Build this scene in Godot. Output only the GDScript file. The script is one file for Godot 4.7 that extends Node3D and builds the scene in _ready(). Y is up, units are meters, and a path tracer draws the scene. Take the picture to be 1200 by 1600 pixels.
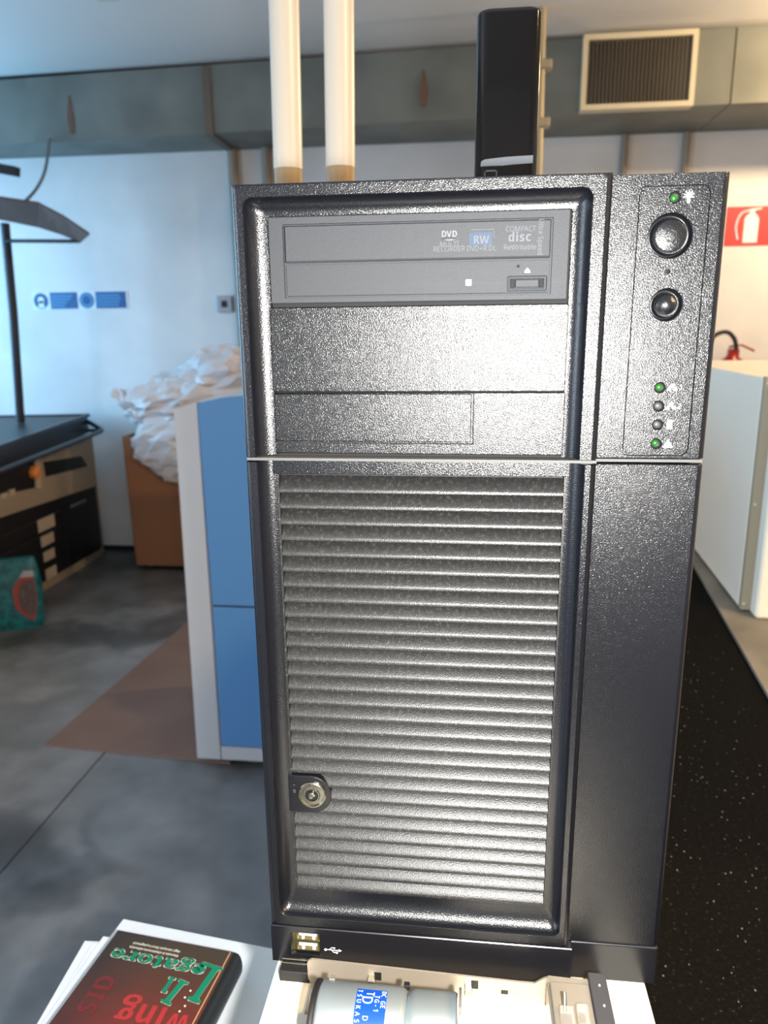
extends Node3D
# A black server tower on a bench in a print workshop. Units are metres; the floor is y = 0.

const B := 0.918            # height of the white plinth's top (and of the server's base) above the floor
var M := {}                 # materials by name
var used := {}

# ---------------------------------------------------------------- naming and scene tree
func numbered(called: String) -> String:
	if not used.has(called):
		used[called] = 0
		return called
	used[called] += 1
	return "%s_%03d" % [called, used[called]]

func tag(o: Node3D, label: String, category: String, group := "") -> Node3D:
	o.set_meta("label", label)
	o.set_meta("category", category)
	if group:
		o.set_meta("group", group)
	return o

func thing(called: String, label: String, category: String, at := Vector3.ZERO, turn := 0.0, group := "") -> Node3D:
	var o := Node3D.new()
	o.name = numbered(called)
	add_child(o, true)
	o.position = at
	o.rotation.y = turn
	return tag(o, label, category, group)

func part(parent: Node3D, called: String, mesh: Mesh, m: Material, at := Vector3.ZERO, rot := Vector3.ZERO) -> MeshInstance3D:
	var o := MeshInstance3D.new()
	o.name = called
	o.mesh = mesh
	o.material_override = m
	o.position = at
	o.rotation = rot
	parent.add_child(o, true)
	return o

func solo(called: String, mesh: Mesh, m: Material, label: String, category: String, at := Vector3.ZERO, rot := Vector3.ZERO, group := "") -> MeshInstance3D:
	var o := part(self, numbered(called), mesh, m, at, rot)
	tag(o, label, category, group)
	return o

func struct(called: String, mesh: Mesh, m: Material, at := Vector3.ZERO, rot := Vector3.ZERO) -> MeshInstance3D:
	var o := part(self, called, mesh, m, at, rot)
	o.set_meta("kind", "structure")
	return o

# ---------------------------------------------------------------- mesh helpers
func begin() -> SurfaceTool:
	var st := SurfaceTool.new()
	st.begin(Mesh.PRIMITIVE_TRIANGLES)
	return st

func done(st: SurfaceTool) -> ArrayMesh:
	st.generate_normals()
	return st.commit()

func tri(st: SurfaceTool, a: Vector3, b: Vector3, c: Vector3) -> void:   # counter-clockwise from outside
	st.add_vertex(a); st.add_vertex(c); st.add_vertex(b)

func quad(st: SurfaceTool, a: Vector3, b: Vector3, c: Vector3, d: Vector3) -> void:
	tri(st, a, b, c)
	tri(st, a, c, d)

func box_to(st: SurfaceTool, lo: Vector3, hi: Vector3) -> void:
	st.set_smooth_group(-1)
	var p := []
	for i in 8:
		p.append(Vector3(hi.x if i & 1 else lo.x, hi.y if i & 2 else lo.y, hi.z if i & 4 else lo.z))
	for f in [[4, 5, 7, 6], [1, 0, 2, 3], [5, 1, 3, 7], [0, 4, 6, 2], [6, 7, 3, 2], [0, 1, 5, 4]]:
		quad(st, p[f[0]], p[f[1]], p[f[2]], p[f[3]])

func bx(lo: Vector3, hi: Vector3) -> ArrayMesh:
	var st := begin()
	box_to(st, lo, hi)
	return done(st)

func rbox(lo: Vector3, hi: Vector3, r: float, n := 2) -> ArrayMesh:     # box with rounded edges
	var c := (lo + hi) / 2.0
	var h := (hi - lo) / 2.0
	r = minf(r, minf(h.x, minf(h.y, h.z)) * 0.98)
	var verts := PackedVector3Array()
	var norms := PackedVector3Array()
	var idx := PackedInt32Array()
	var steps := PackedFloat32Array()
	for k in n + 1:
		steps.append(tan(PI / 4.0 * (1.0 - float(k) / n)))
	for f in 6:
		var ax := f / 2
		var s := 1.0 if f % 2 == 0 else -1.0
		var u := (ax + 1) % 3
		var v := (ax + 2) % 3
		var us := []
		var vs := []
		for pair in [[u, us], [v, vs]]:
			var a: int = pair[0]
			for k in n + 1:
				pair[1].append(-h[a] + r - r * steps[k])
			for k in range(n, -1, -1):
				pair[1].append(h[a] - r + r * steps[k])
		var base := verts.size()
		var w := us.size()
		for j in w:
			for i in w:
				var p := Vector3.ZERO
				p[ax] = s * h[ax]
				p[u] = us[i]
				p[v] = vs[j]
				var q := Vector3(clampf(p.x, -h.x + r, h.x - r), clampf(p.y, -h.y + r, h.y - r), clampf(p.z, -h.z + r, h.z - r))
				var d := (p - q).normalized()
				verts.append(c + q + d * r)
				norms.append(d)
		for j in w - 1:
			for i in w - 1:
				var a := base + j * w + i
				if s > 0:
					idx.append_array([a, a + w, a + 1, a + 1, a + w, a + w + 1])
				else:
					idx.append_array([a, a + 1, a + w, a + 1, a + w + 1, a + w])
	var arr := []
	arr.resize(Mesh.ARRAY_MAX)
	arr[Mesh.ARRAY_VERTEX] = verts
	arr[Mesh.ARRAY_NORMAL] = norms
	arr[Mesh.ARRAY_INDEX] = idx
	var m := ArrayMesh.new()
	m.add_surface_from_arrays(Mesh.PRIMITIVE_TRIANGLES, arr)
	return m

func rrect(x0: float, y0: float, x1: float, y1: float, r: float, z: float, n := 5) -> PackedVector3Array:
	var out := PackedVector3Array()
	r = maxf(r, 0.00002)
	for k in 4:
		var cx := x1 - r if k == 0 or k == 3 else x0 + r
		var cy := y1 - r if k < 2 else y0 + r
		for i in n + 1:
			var a := (k + float(i) / n) * PI / 2.0
			out.append(Vector3(cx + cos(a) * r, cy + sin(a) * r, z))
	return out

func circ(cx: float, cy: float, r: float, z: float, n := 28) -> PackedVector3Array:
	var out := PackedVector3Array()
	for i in n:
		var a := TAU * i / n
		out.append(Vector3(cx + cos(a) * r, cy + sin(a) * r, z))
	return out

func loft(st: SurfaceTool, loops: Array, smooth := -1, closed := true) -> void:
	for k in loops.size() - 1:
		st.set_smooth_group(smooth)
		var a: PackedVector3Array = loops[k]
		var b: PackedVector3Array = loops[k + 1]
		var n := a.size()
		for i in (n if closed else n - 1):
			var j := (i + 1) % n
			quad(st, a[i], a[j], b[j], b[i])

func cap(st: SurfaceTool, loop: PackedVector3Array, flip := false) -> void:
	st.set_smooth_group(-1)
	var c := Vector3.ZERO
	for p in loop:
		c += p
	c /= loop.size()
	for i in loop.size():
		var j := (i + 1) % loop.size()
		if flip:
			tri(st, c, loop[j], loop[i])
		else:
			tri(st, c, loop[i], loop[j])

func lathe(profile: Array, n := 32, smooth := 1) -> ArrayMesh:           # profile of (radius, z), turned about z
	var st := begin()
	var loops := []
	for p in profile:
		loops.append(circ(0, 0, maxf(p.x, 0.00001), p.y, n))
	loft(st, loops, smooth)
	return done(st)

func prism(poly: PackedVector2Array, z0: float, z1: float) -> ArrayMesh:  # polygon in x, y pushed along z
	var st := begin()
	prism_to(st, poly, z0, z1)
	return done(st)

func prism_to(st: SurfaceTool, poly: PackedVector2Array, z0: float, z1: float) -> void:
	if Geometry2D.is_polygon_clockwise(poly):
		poly = poly.duplicate()
		poly.reverse()
	st.set_smooth_group(-1)
	var t := Geometry2D.triangulate_polygon(poly)
	for i in range(0, t.size(), 3):
		var a := poly[t[i]]
		var b := poly[t[i + 1]]
		var c := poly[t[i + 2]]
		if (b - a).cross(c - a) < 0:
			var x := b
			b = c
			c = x
		tri(st, Vector3(a.x, a.y, z1), Vector3(b.x, b.y, z1), Vector3(c.x, c.y, z1))
		tri(st, Vector3(a.x, a.y, z0), Vector3(c.x, c.y, z0), Vector3(b.x, b.y, z0))
	for i in poly.size():
		var a := poly[i]
		var b := poly[(i + 1) % poly.size()]
		quad(st, Vector3(a.x, a.y, z0), Vector3(b.x, b.y, z0), Vector3(b.x, b.y, z1), Vector3(a.x, a.y, z1))

func tube(points: Array, r: float, n := 10) -> ArrayMesh:
	var st := begin()
	tube_to(st, points, r, n)
	return done(st)

func tube_to(st: SurfaceTool, points: Array, r: float, n := 10) -> void:
	var loops := []
	var side := Vector3.ZERO
	for i in points.size():
		var d: Vector3 = (points[mini(i + 1, points.size() - 1)] - points[maxi(i - 1, 0)]).normalized()
		if side == Vector3.ZERO:
			side = d.cross(Vector3.UP if absf(d.y) < 0.9 else Vector3.RIGHT).normalized()
		side = (side - d * side.dot(d)).normalized()
		var up := d.cross(side)
		var loop := PackedVector3Array()
		for k in n:
			var a := TAU * k / n
			loop.append(points[i] + side * cos(a) * r + up * sin(a) * r)
		loops.append(loop)
	loft(st, loops, 1)
	cap(st, loops[0], true)
	cap(st, loops[-1])

func spline(points: Array, per := 6) -> Array:
	var out := []
	for i in points.size() - 1:
		var p0: Vector3 = points[maxi(i - 1, 0)]
		var p3: Vector3 = points[mini(i + 2, points.size() - 1)]
		for k in per:
			out.append((points[i] as Vector3).cubic_interpolate(points[i + 1], p0, p3, float(k) / per))
	out.append(points[-1])
	return out

func ubend(xl: float, xr: float, yo: float, yt: float, r: float, zl: float, zr: float, z: float, top: bool, n := 6) -> PackedVector3Array:
	# an open arch (or, upside down, a trough), counter-clockwise from the front
	var out := PackedVector3Array()
	var s := 1.0 if top else -1.0
	r = maxf(r, 0.00005)
	out.append(Vector3(xr, yo, zr))
	for i in n + 1:
		var a := PI / 2.0 * i / n
		out.append(Vector3(xr - r + cos(a) * r, yt + s * (-r + sin(a) * r), lerpf(zr, z, float(i) / n)))
	for i in n + 1:
		var a := PI / 2.0 + PI / 2.0 * i / n
		out.append(Vector3(xl + r + cos(a) * r, yt + s * (-r + sin(a) * r), lerpf(z, zl, float(i) / n)))
	out.append(Vector3(xl, yo, zl))
	if not top:
		out.reverse()
	return out

func cell(st: SurfaceTool, x0: float, x1: float, y0: float, y1: float, z: float, cx: float, cy: float, r: float) -> void:
	# a flat rectangle with a round hole
	st.set_smooth_group(-1)
	var angles := []
	for i in 32:
		angles.append(TAU * i / 32.0)
	for c in [Vector2(x1, y1), Vector2(x0, y1), Vector2(x0, y0), Vector2(x1, y0)]:
		angles.append(fposmod((c - Vector2(cx, cy)).angle(), TAU))
	angles.sort()
	var outer := PackedVector3Array()
	var inner := PackedVector3Array()
	for a in angles:
		var d := Vector2(cos(a), sin(a))
		var tx := INF if absf(d.x) < 1e-6 else ((x1 - cx) / d.x if d.x > 0 else (x0 - cx) / d.x)
		var ty := INF if absf(d.y) < 1e-6 else ((y1 - cy) / d.y if d.y > 0 else (y0 - cy) / d.y)
		var t := minf(tx, ty)
		outer.append(Vector3(cx + d.x * t, cy + d.y * t, z))
		inner.append(Vector3(cx + d.x * r, cy + d.y * r, z))
	loft(st, [outer, inner])

func lump(st: SurfaceTool, c: Vector3, rad: Vector3, amp: float, freq: float, s: int, rings := 18, segs := 26) -> void:
	# a crumpled, faceted lump
	var noise := FastNoiseLite.new()
	noise.seed = s
	noise.noise_type = FastNoiseLite.TYPE_SIMPLEX
	noise.fractal_type = FastNoiseLite.FRACTAL_RIDGED
	noise.fractal_octaves = 3
	noise.frequency = freq
	var loops := []
	for j in rings + 1:
		var v := PI * (j + 0.02) / (rings + 0.04) - PI / 2.0
		var loop := PackedVector3Array()
		for i in segs:
			var u := TAU * (i + 0.5 * (j % 2)) / segs
			var d := Vector3(cos(v) * cos(-u), sin(v), cos(v) * sin(-u))
			var k := 1.0 + amp * noise.get_noise_3dv(d * 10.0)
			loop.append(c + d * rad * k)
		loops.append(loop)
	loft(st, loops, -1)

func word(parent: Node3D, called: String, text: String, at: Vector3, height: float, m: Material, rot := Vector3.ZERO, font := "Droid Sans", bold := false, depth := 0.0002) -> MeshInstance3D:
	return part(parent, called, word_mesh(text, height, font, bold, depth), m, at, rot)

func word_mesh(text: String, height: float, font := "Droid Sans", bold := false, depth := 0.0002) -> TextMesh:
	var f := SystemFont.new()
	f.font_names = PackedStringArray([font])
	if bold:
		f.font_weight = 700
	var t := TextMesh.new()
	t.font = f
	t.text = text
	t.font_size = 32
	t.pixel_size = height / 23.0        # height is that of a capital letter
	t.depth = depth
	t.curve_step = 2.0
	return t

# ---------------------------------------------------------------- materials
func mat(called: String, c: Color, rough: float, metal := 0.0, spec := 0.5) -> StandardMaterial3D:
	var m := StandardMaterial3D.new()
	m.resource_name = called
	m.albedo_color = c
	m.roughness = rough
	m.metallic = metal
	m.metallic_specular = spec
	M[called] = m
	return m

func noise_tex(freq: float, s: int, normal: bool, bump := 8.0, ramp: Gradient = null, size := 512, octaves := 3, kind := FastNoiseLite.TYPE_SIMPLEX_SMOOTH) -> NoiseTexture2D:
	var n := FastNoiseLite.new()
	n.seed = s
	n.noise_type = kind
	n.frequency = freq
	n.fractal_octaves = octaves
	var t := NoiseTexture2D.new()
	t.width = size
	t.height = size
	t.seamless = true
	t.seamless_blend_skirt = 0.03
	t.noise = n
	t.as_normal_map = normal
	t.bump_strength = bump
	if ramp:
		t.color_ramp = ramp
	return t

func ramp(stops: Array) -> Gradient:
	var g := Gradient.new()
	g.offsets = PackedFloat32Array(stops.map(func(s): return s[0]))
	g.colors = PackedColorArray(stops.map(func(s): return s[1]))
	return g

func grain(m: StandardMaterial3D, tex: Texture2D, per_metre: float, strength: float) -> StandardMaterial3D:
	m.normal_enabled = true
	m.normal_texture = tex
	m.normal_scale = strength
	m.uv1_triplanar = true
	m.uv1_scale = Vector3.ONE * per_metre
	return m

func tint(m: StandardMaterial3D, tex: Texture2D, per_metre: float) -> StandardMaterial3D:
	m.albedo_texture = tex
	m.uv1_triplanar = true
	m.uv1_scale = Vector3.ONE * per_metre
	return m

func make_materials() -> void:
	var speck := noise_tex(0.2, 3, true, 3.0, null, 512, 2)
	var leather := noise_tex(0.09, 9, true, 8.0, null, 512, 2)
	grain(mat("black_plastic", Color(0.04, 0.048, 0.07), 0.28), speck, 14.0, 0.32)
	grain(mat("bay_plastic", Color(0.058, 0.065, 0.08), 0.29), speck, 14.0, 0.36)
	grain(mat("drive_plastic", Color(0.20, 0.208, 0.222), 0.58, 0.0, 0.36), speck, 16.0, 0.3)
	mat("gloss_black", Color(0.075, 0.078, 0.095), 0.28)
	mat("soft_black", Color(0.09, 0.09, 0.095), 0.5)
	mat("hole_black", Color(0.03, 0.03, 0.033), 0.8)
	mat("case_metal", Color(0.12, 0.12, 0.13), 0.5, 0.3)
	var dust := tint(mat("dusty_plastic", Color(1, 1, 1), 0.40), noise_tex(0.05, 21, false, 1, ramp([[0.0, Color(0.10, 0.102, 0.106)], [0.5, Color(0.125, 0.125, 0.126)], [0.72, Color(0.16, 0.157, 0.15)], [1.0, Color(0.34, 0.33, 0.31)]]), 512, 5), 9.0)
	dust.uv1_world_triplanar = true
	dust.metallic_specular = 0.5
	grain(dust, speck, 13.0, 0.27)
	mat("seam_glint", Color(0.30, 0.30, 0.30), 0.6)  # pale tone paints the light on the door's top edge
	mat("print_white", Color(0.86, 0.87, 0.88), 0.6)
	mat("print_grey", Color(0.30, 0.31, 0.33), 0.5)
	mat("print_pale", Color(0.33, 0.34, 0.36), 0.6, 0.0, 0.3)
	mat("print_blue", Color(0.20, 0.25, 0.31), 0.55, 0.0, 0.3)
	mat("indicator_white", Color(0.85, 0.86, 0.86), 0.35)
	mat("green_led", Color(0.10, 0.33, 0.09), 0.22)
	M.green_led.emission_enabled = true
	M.green_led.emission = Color(0.25, 1.0, 0.18)
	M.green_led.emission_energy_multiplier = 0.09
	mat("dark_led", Color(0.30, 0.31, 0.32), 0.3)
	mat("chrome", Color(0.62, 0.61, 0.57), 0.25, 1.0)
	mat("port_metal", Color(0.62, 0.58, 0.44), 0.35, 0.9)
	mat("steel", Color(0.70, 0.68, 0.63), 0.34, 0.75)
	grain(mat("zinc", Color(0.68, 0.72, 0.73), 0.42, 0.75), leather, 30.0, 0.06)
	mat("bracket_metal", Color(0.68, 0.64, 0.58), 0.36, 0.6)
	mat("dark_grey_plate", Color(0.24, 0.24, 0.25), 0.5)
	mat("blue_label", Color(0.05, 0.26, 0.62), 0.35)
	mat("white_laminate", Color(0.93, 0.92, 0.87), 0.5)
	grain(tint(mat("bench_black", Color(1, 1, 1), 0.9, 0.0, 0.2), noise_tex(0.12, 31, false, 1, ramp([[0.0, Color(0.03, 0.027, 0.026)], [0.6, Color(0.05, 0.045, 0.042)], [0.80, Color(0.07, 0.065, 0.06)], [0.87, Color(0.22, 0.21, 0.2)], [1.0, Color(0.36, 0.35, 0.33)]]), 512, 3), 3.0), leather, 3.0, 0.08)
	tint(mat("grey_board", Color(1, 1, 1), 0.6), noise_tex(0.008, 41, false, 1, ramp([[0.0, Color(0.40, 0.38, 0.35)], [1.0, Color(0.58, 0.55, 0.50)]]), 512, 4), 0.8)
	mat("fleck_grey", Color(0.42, 0.40, 0.37), 0.9)
	mat("paper", Color(0.86, 0.87, 0.88), 0.8)
	mat("page_edge", Color(0.80, 0.77, 0.70), 0.85)
	mat("book_spine", Color(0.11, 0.105, 0.105), 0.4)
	mat("title_green", Color(0.0, 0.48, 0.34), 0.4)
	mat("title_white", Color(0.88, 0.86, 0.78), 0.4)
	mat("dim_red", Color(0.66, 0.17, 0.16), 0.45)
	mat("dull_red", Color(0.42, 0.11, 0.10), 0.45)
	mat("gold_line", Color(0.80, 0.58, 0.40), 0.4)
	mat("tube_white", Color(0.78, 0.75, 0.70), 0.35)
	mat("tube_brown", Color(0.62, 0.52, 0.38), 0.5)
	mat("piano_black", Color(0.03, 0.03, 0.035), 0.07)
	mat("smoke_grey", Color(0.36, 0.39, 0.42), 0.35)
	# the room
	tint(mat("wall_paint", Color(1, 1, 1), 0.9), noise_tex(0.01, 51, false, 1, ramp([[0.0, Color(0.82, 0.81, 0.81)], [1.0, Color(0.88, 0.87, 0.87)]]), 512, 4), 0.4)
	mat("ceiling_paint", Color(0.86, 0.85, 0.84), 0.9)
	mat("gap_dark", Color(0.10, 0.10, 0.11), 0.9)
	tint(mat("duct_metal", Color(1, 1, 1), 0.55, 0.35), noise_tex(0.006, 61, false, 1, ramp([[0.0, Color(0.40, 0.41, 0.39)], [1.0, Color(0.50, 0.51, 0.49)]]), 512, 3), 0.7)
	mat("duct_flange", Color(0.40, 0.36, 0.32), 0.6, 0.3)
	mat("rust", Color(0.42, 0.31, 0.25), 0.8)
	mat("cream_paint", Color(0.80, 0.76, 0.66), 0.55)
	mat("louver_dark", Color(0.42, 0.36, 0.29), 0.6)
	mat("pipe_beige", Color(0.55, 0.50, 0.45), 0.6)
	mat("conduit_cream", Color(0.66, 0.60, 0.48), 0.45)
	mat("sign_blue", Color(0.0, 0.29, 0.52), 0.5)
	mat("sign_white", Color(0.86, 0.88, 0.9), 0.5)
	mat("sign_line", Color(0.30, 0.55, 0.74), 0.5)
	mat("sign_red", Color(0.74, 0.19, 0.21), 0.5)
	mat("extinguisher_red", Color(0.52, 0.08, 0.06), 0.3)
	mat("rubber", Color(0.06, 0.05, 0.05), 0.6)
	mat("switch_grey", Color(0.62, 0.63, 0.66), 0.5)
	mat("machine_black", Color(0.055, 0.055, 0.07), 0.45)
	mat("machine_rim", Color(0.075, 0.09, 0.115), 0.4)
	mat("machine_beige", Color(0.55, 0.49, 0.42), 0.6)
	mat("label_beige", Color(0.66, 0.59, 0.52), 0.7)
	mat("window_smoke", Color(0.10, 0.11, 0.11), 0.25)
	mat("knob_orange", Color(0.85, 0.52, 0.26), 0.5)
	mat("hood_brown", Color(0.34, 0.18, 0.10), 0.7)
	mat("pole_dark", Color(0.10, 0.11, 0.15), 0.5)
	tint(mat("teal_film", Color(1, 1, 1), 0.35), noise_tex(0.02, 71, false, 1, ramp([[0.0, Color(0.0, 0.25, 0.27)], [0.6, Color(0.0, 0.42, 0.43)], [1.0, Color(0.08, 0.52, 0.52)]]), 256, 3), 4.0)
	mat("bag_orange", Color(0.62, 0.25, 0.20), 0.5)
	tint(mat("bag_stone", Color(1, 1, 1), 0.6), noise_tex(0.04, 73, false, 1, ramp([[0.0, Color(0.30, 0.23, 0.22)], [1.0, Color(0.48, 0.38, 0.34)]]), 256, 3, FastNoiseLite.TYPE_CELLULAR), 6.0)
	mat("bag_pale", Color(0.72, 0.66, 0.68), 0.5)
	mat("kraft_brown", Color(0.58, 0.39, 0.27), 0.8)
	mat("castor_metal", Color(0.6, 0.6, 0.62), 0.3, 0.8)
	var film := mat("clear_film", Color(0.90, 0.87, 0.87, 0.86), 0.35)
	film.transparency = BaseMaterial3D.TRANSPARENCY_ALPHA
	film.backlight_enabled = true
	film.backlight = Color(0.5, 0.48, 0.48)
	mat("cabinet_white", Color(0.74, 0.76, 0.79), 0.5)
	mat("cabinet_blue", Color(0.33, 0.55, 0.78), 0.5)
	tint(mat("cardboard", Color(1, 1, 1), 0.85), noise_tex(0.01, 81, false, 1, ramp([[0.0, Color(0.47, 0.38, 0.35)], [1.0, Color(0.53, 0.43, 0.39)]]), 256, 3), 1.0)
	mat("beige_panel", Color(0.94, 0.90, 0.84), 0.55)
	mat("beige_strip", Color(0.60, 0.57, 0.50), 0.55)
	mat("beige_front", Color(0.93, 0.92, 0.87), 0.5)
	mat("screw_bright", Color(0.9, 0.88, 0.82), 0.3, 0.5)
	mat("clear_plastic", Color(0.82, 0.80, 0.76, 0.25), 0.2)
	M.clear_plastic.transparency = BaseMaterial3D.TRANSPARENCY_ALPHA
	mat("lamp_warm", Color(1, 0.95, 0.85), 0.5)
	M.lamp_warm.emission_enabled = true
	M.lamp_warm.emission = Color(1.0, 0.86, 0.64)
	M.lamp_warm.emission_energy_multiplier = 2.0
	mat("batten_cream", Color(0.80, 0.76, 0.66), 0.5)
	var glass := mat("window_glass", Color(0.9, 0.95, 1.0, 0.06), 0.05)
	glass.transparency = BaseMaterial3D.TRANSPARENCY_ALPHA
	mat("window_frame", Color(0.75, 0.76, 0.78), 0.5)

func concrete() -> StandardMaterial3D:
	# trodden concrete over x -3.6 .. 0.5, z -3.83 .. 0.27: 4.1 m a side
	var n := 1024
	var big := FastNoiseLite.new()
	big.seed = 5
	big.frequency = 0.9
	big.fractal_octaves = 5
	big.fractal_gain = 0.55
	var fine := FastNoiseLite.new()
	fine.seed = 8
	fine.frequency = 6.0
	fine.fractal_octaves = 4
	var spots := FastNoiseLite.new()
	spots.seed = 14
	spots.noise_type = FastNoiseLite.TYPE_CELLULAR
	spots.frequency = 3.2
	var im := Image.create(n, n, false, Image.FORMAT_RGB8)
	for j in n:
		var z := -3.83 + 4.1 * j / n
		for i in n:
			var x := -3.6 + 4.1 * i / n
			var a := big.get_noise_2d(x, z)
			var b := fine.get_noise_2d(x, z)
			var v := 0.50 + 0.13 * a + 0.06 * b
			v -= 0.16 * smoothstep(0.05, 0.4, big.get_noise_2d(x + 31.0, z - 17.0))       # dark trodden patches
			v -= 0.10 * smoothstep(-0.9, -0.99, spots.get_noise_2d(x, z))                  # small drips
			if z < -2.75:
				v -= 0.13 * smoothstep(-2.7, -3.0, z + 0.25 * a)                            # darker towards the back wall
			var d := Vector2(x + 0.68, z + 1.34).length() + 0.02 * b
			v -= 0.08 * smoothstep(0.035, 0.0, absf(d - 0.225)) * smoothstep(-1.26, -1.45, x + 0.6 * z) * smoothstep(-1.42, -1.28, z) * smoothstep(-0.6, 0.2, b + 0.3)   # part of a ring left by a drum
			v = clampf(v, 0.12, 0.8)
			im.set_pixel(i, j, Color(v * 0.985, v * 0.99, v))
	var m := mat("concrete", Color(1, 1, 1), 0.42)
	m.albedo_texture = ImageTexture.create_from_image(im)
	m.uv1_triplanar = true
	m.uv1_world_triplanar = true
	m.uv1_scale = Vector3.ONE / 4.1
	m.uv1_offset = Vector3(3.6 / 4.1, 0, 3.83 / 4.1)
	return m

# ---------------------------------------------------------------- the scene
func _ready() -> void:
	lights_and_camera()
	front_fill_light()
	make_materials()
	room()
	bench_and_plinth()
	server()
	blue_cabinet()
	beige_machine()
	reprographic_machine()
	bin_with_film()
	duct()
	on_the_walls()
	behind_the_server()
	papers_and_book()
	motor_and_bracket()
	small_floor_things()

func lights_and_camera() -> void:
	var cam := Camera3D.new()
	cam.name = "camera"
	cam.position = Vector3(0.1163, B + 0.382, 0.373)
	cam.rotation = Vector3(deg_to_rad(-13.66), deg_to_rad(6.53), deg_to_rad(-0.58))
	cam.fov = rad_to_deg(2.0 * atan(800.0 / 1150.0))
	cam.near = 0.02
	var lens := CameraAttributesPhysical.new()
	lens.frustum_focal_length = 17.25
	lens.frustum_focus_distance = 0.43
	lens.exposure_aperture = 7.5
	lens.frustum_near = 0.02
	lens.frustum_far = 100.0
	cam.attributes = lens
	add_child(cam)
	cam.current = true

	var we := WorldEnvironment.new()
	we.name = "environment"
	var e := Environment.new()
	e.background_mode = Environment.BG_SKY
	var sky := Sky.new()
	var psm := ProceduralSkyMaterial.new()
	psm.sky_top_color = Color(0.30, 0.55, 0.90)
	psm.sky_horizon_color = Color(0.62, 0.80, 0.95)
	psm.ground_bottom_color = Color(0.35, 0.38, 0.40)
	psm.ground_horizon_color = Color(0.62, 0.78, 0.90)
	sky.sky_material = psm
	e.sky = sky
	e.background_energy_multiplier = 1.0
	e.tonemap_mode = Environment.TONE_MAPPER_LINEAR
	e.tonemap_exposure = 1.0
	e.sdfgi_enabled = true
	e.ssao_enabled = true
	e.ssil_enabled = true
	we.environment = e
	add_child(we)

	# the flash beside the lens
	var flash := OmniLight3D.new()
	flash.name = "camera_flash_light"
	flash.position = Vector3(0.168, B + 0.370, 0.378)
	flash.light_color = Color(1.0, 0.99, 0.97)
	flash.light_energy = 0.95
	flash.light_size = 0.008
	flash.omni_range = 12.0
	flash.omni_attenuation = 2.0
	flash.shadow_enabled = true
	add_child(flash)

	# daylight through the window in the left wall
	var day := AreaLight3D.new()
	day.name = "window_and_fill_light"
	day.area_size = Vector2(1.5, 1.2)
	day.position = Vector3(-3.42, 1.45, -2.7)
	day.rotation.y = -PI / 2.0
	day.light_color = Color(0.54, 0.82, 1.0)
	day.light_energy = 7.0
	day.area_range = 14.0
	day.area_attenuation = 2.0
	day.shadow_enabled = true
	add_child(day)

func front_fill_light() -> void:
	# cool fill for front faces, from an added, unseen window nearer the camera
	var day := AreaLight3D.new()
	day.name = "window_and_fill_light"
	day.area_size = Vector2(2.0, 0.9)
	day.position = Vector3(-3.42, 1.32, 1.5)
	day.rotation.y = -PI / 2.0
	day.light_color = Color(0.88, 0.94, 1.0)
	day.light_energy = 9.0
	day.area_range = 14.0
	day.area_attenuation = 2.0
	day.shadow_enabled = true
	add_child(day)

func warm_lamp(at: Vector3, length: float, energy: float, along_x: bool, label: String) -> void:
	var t := thing("ceiling_lamp", label, "lamp", at, 0.0 if along_x else PI / 2.0)
	part(t, "housing", rbox(Vector3(-length / 2, -0.05, -0.09), Vector3(length / 2, 0.0, 0.09), 0.01), M.batten_cream)
	part(t, "diffuser", rbox(Vector3(-length / 2 + 0.02, -0.065, -0.075), Vector3(length / 2 - 0.02, -0.048, 0.075), 0.006), M.lamp_warm)
	var l := AreaLight3D.new()
	l.name = "lamp_light"
	l.area_size = Vector2(length - 0.04, 0.15)
	l.position = Vector3(0, -0.07, 0)
	l.rotation.x = -PI / 2.0
	l.light_color = Color(1.0, 0.84, 0.60)
	l.light_energy = energy
	l.area_range = 14.0
	l.area_attenuation = 2.0
	l.shadow_enabled = true
	t.add_child(l)

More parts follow.
